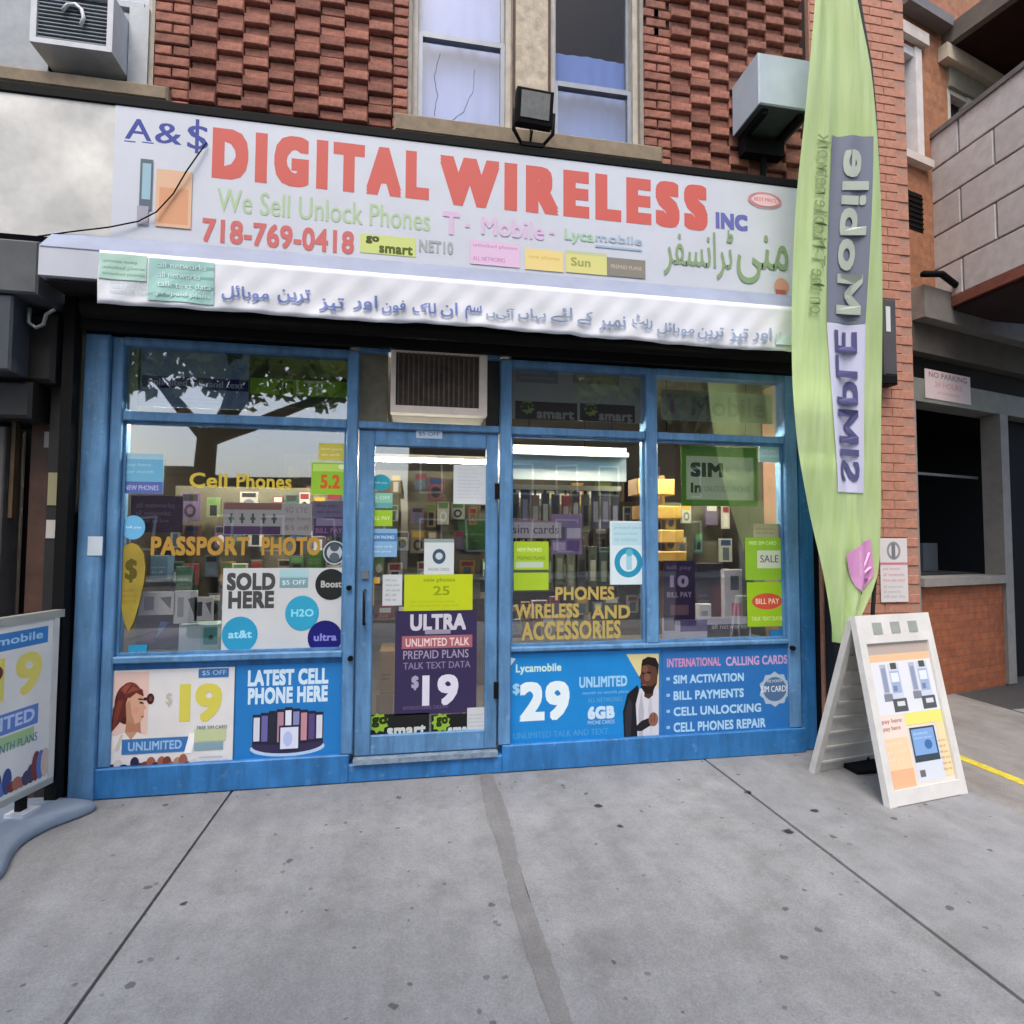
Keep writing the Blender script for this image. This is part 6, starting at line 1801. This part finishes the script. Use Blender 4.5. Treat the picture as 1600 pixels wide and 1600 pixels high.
for i in range(len(rings)-1):
    for k in range(n):
        j = (k+1) % n
        fs.append((i*n+k, i*n+j, (i+1)*n+j, (i+1)*n+k))
fs.append(tuple((len(rings)-1)*n+k for k in range(n)))
fs.append(tuple(range(n-1, -1, -1)))
mb.add(vs, fs, M('#7d8a9c', 0.55, 0.10, 5, 0.1, name='grey_blue_moulded_plastic'), True)
mb.build('moulded_base', ps)

# ================================================================== the dark shop next door
ns = empty('next_shop', (-2.4, 0.1, 0), 'dark shuttered front of the shop beside the blue post', 'shop front')
part('gate_column', ns, [(-1.985, -1.905, -0.06, 0.10, 0.0, 2.75)], M('#171514', 0.7, 0.3, 7), bev=0.006)
part('brown_door', ns, [(-2.12, -1.987, 0.03, 0.10, 0.0, 2.10)], M('#4a3024', 0.6, 0.3, 6, name='dark_brown_wood'))
part('recess', ns, [(-3.4, -1.90, 0.35, 0.40, 0.0, 2.9)], M('#0d0c0c', 0.9, 0.2, 4))
part('grey_column', ns, [(-2.275, -2.20, -0.05, 0.12, 0.0, 2.05)], M('#54504e', 0.6, 0.2, 6), bev=0.006)
part('black_housing', ns, [(-2.31, -1.93, -0.14, 0.3, 2.28, 2.66)], M('#100f0f', 0.7, 0.3, 6), bev=0.02)
part('motor_box', ns, [(-2.31, -2.02, -0.16, 0.2, 2.08, 2.276)], M('#1f1d1c', 0.6, 0.3, 6), bev=0.015)
part('grey_fascia', ns, [(-3.2, -1.93, -0.30, 0.2, 2.70, 2.98)], M('#505356', 0.6, 0.25, 5), bev=0.01)
part('blue_fascia', ns, [(-3.2, -2.05, -0.28, 0.2, 2.30, 2.698)], M('#3c4048', 0.5, 0.2, 5), bev=0.01)
mb = MB(); mb.tube([(-2.02, -0.20, 2.66), (-2.02, -0.20, 2.58), (-1.985, -0.20, 2.555), (-1.95, -0.20, 2.575), (-1.94, -0.20, 2.63), (-1.90, -0.20, 2.66)], 0.010, M('#8a8a8a', 0.4, 0.1, 5, metal=0.4), n=7)
mb.build('hook', ns)
part('bracket', ns, [(-2.29, -2.21, -0.18, -0.16, 2.30, 2.35)], M('#7a6f64', 0.5, 0.2, 5))
part('conduit', ns, [(-2.19, -2.17, -0.02, 0.02, 1.55, 2.08)], M('#5a4630', 0.6, 0.2, 5))
for (x0, x1, z0, z1, c, l) in ((-1.975, -1.925, 1.62, 1.80, '#8f8a66', 'olive sticker on the dark gate column beside the blue post'), (-1.975, -1.93, 1.44, 1.54, '#b9b4ac', 'pale sticker under the olive one on the dark gate column'), (-2.055, -2.02, 1.95, 2.04, '#9a948c', 'grey sticker high on the brown door'), (-1.98, -1.94, 0.97, 1.02, '#4a403a', 'brown sticker low on the dark gate column')):
    y = -0.0645 if x0 > -1.986 else 0.0265
    poster('small_sticker', (x0, z0, x1, z1), y, c, l, 'sticker')
part('display_case', ns, [(-3.2, -2.30, 0.0, 0.05, 0.0, 2.10)], M('#3b3735', 0.6, 0.2, 6))
for (z0, z1, c, l) in ((1.80, 2.08, '#c9ccc6', 'white'), (1.56, 1.66, '#3f9a76', 'green'), (1.32, 1.54, '#6d4c40', 'brown'), (1.16, 1.30, '#c4a886', 'peach'), (0.98, 1.12, '#9a9796', 'grey')):
    part('display_sheet', ns, [(-2.9, -2.305, -0.006, -0.001, z0, z1)], M(c, 0.5, 0.1, 6), label=l+' sheet in the neighbouring display')
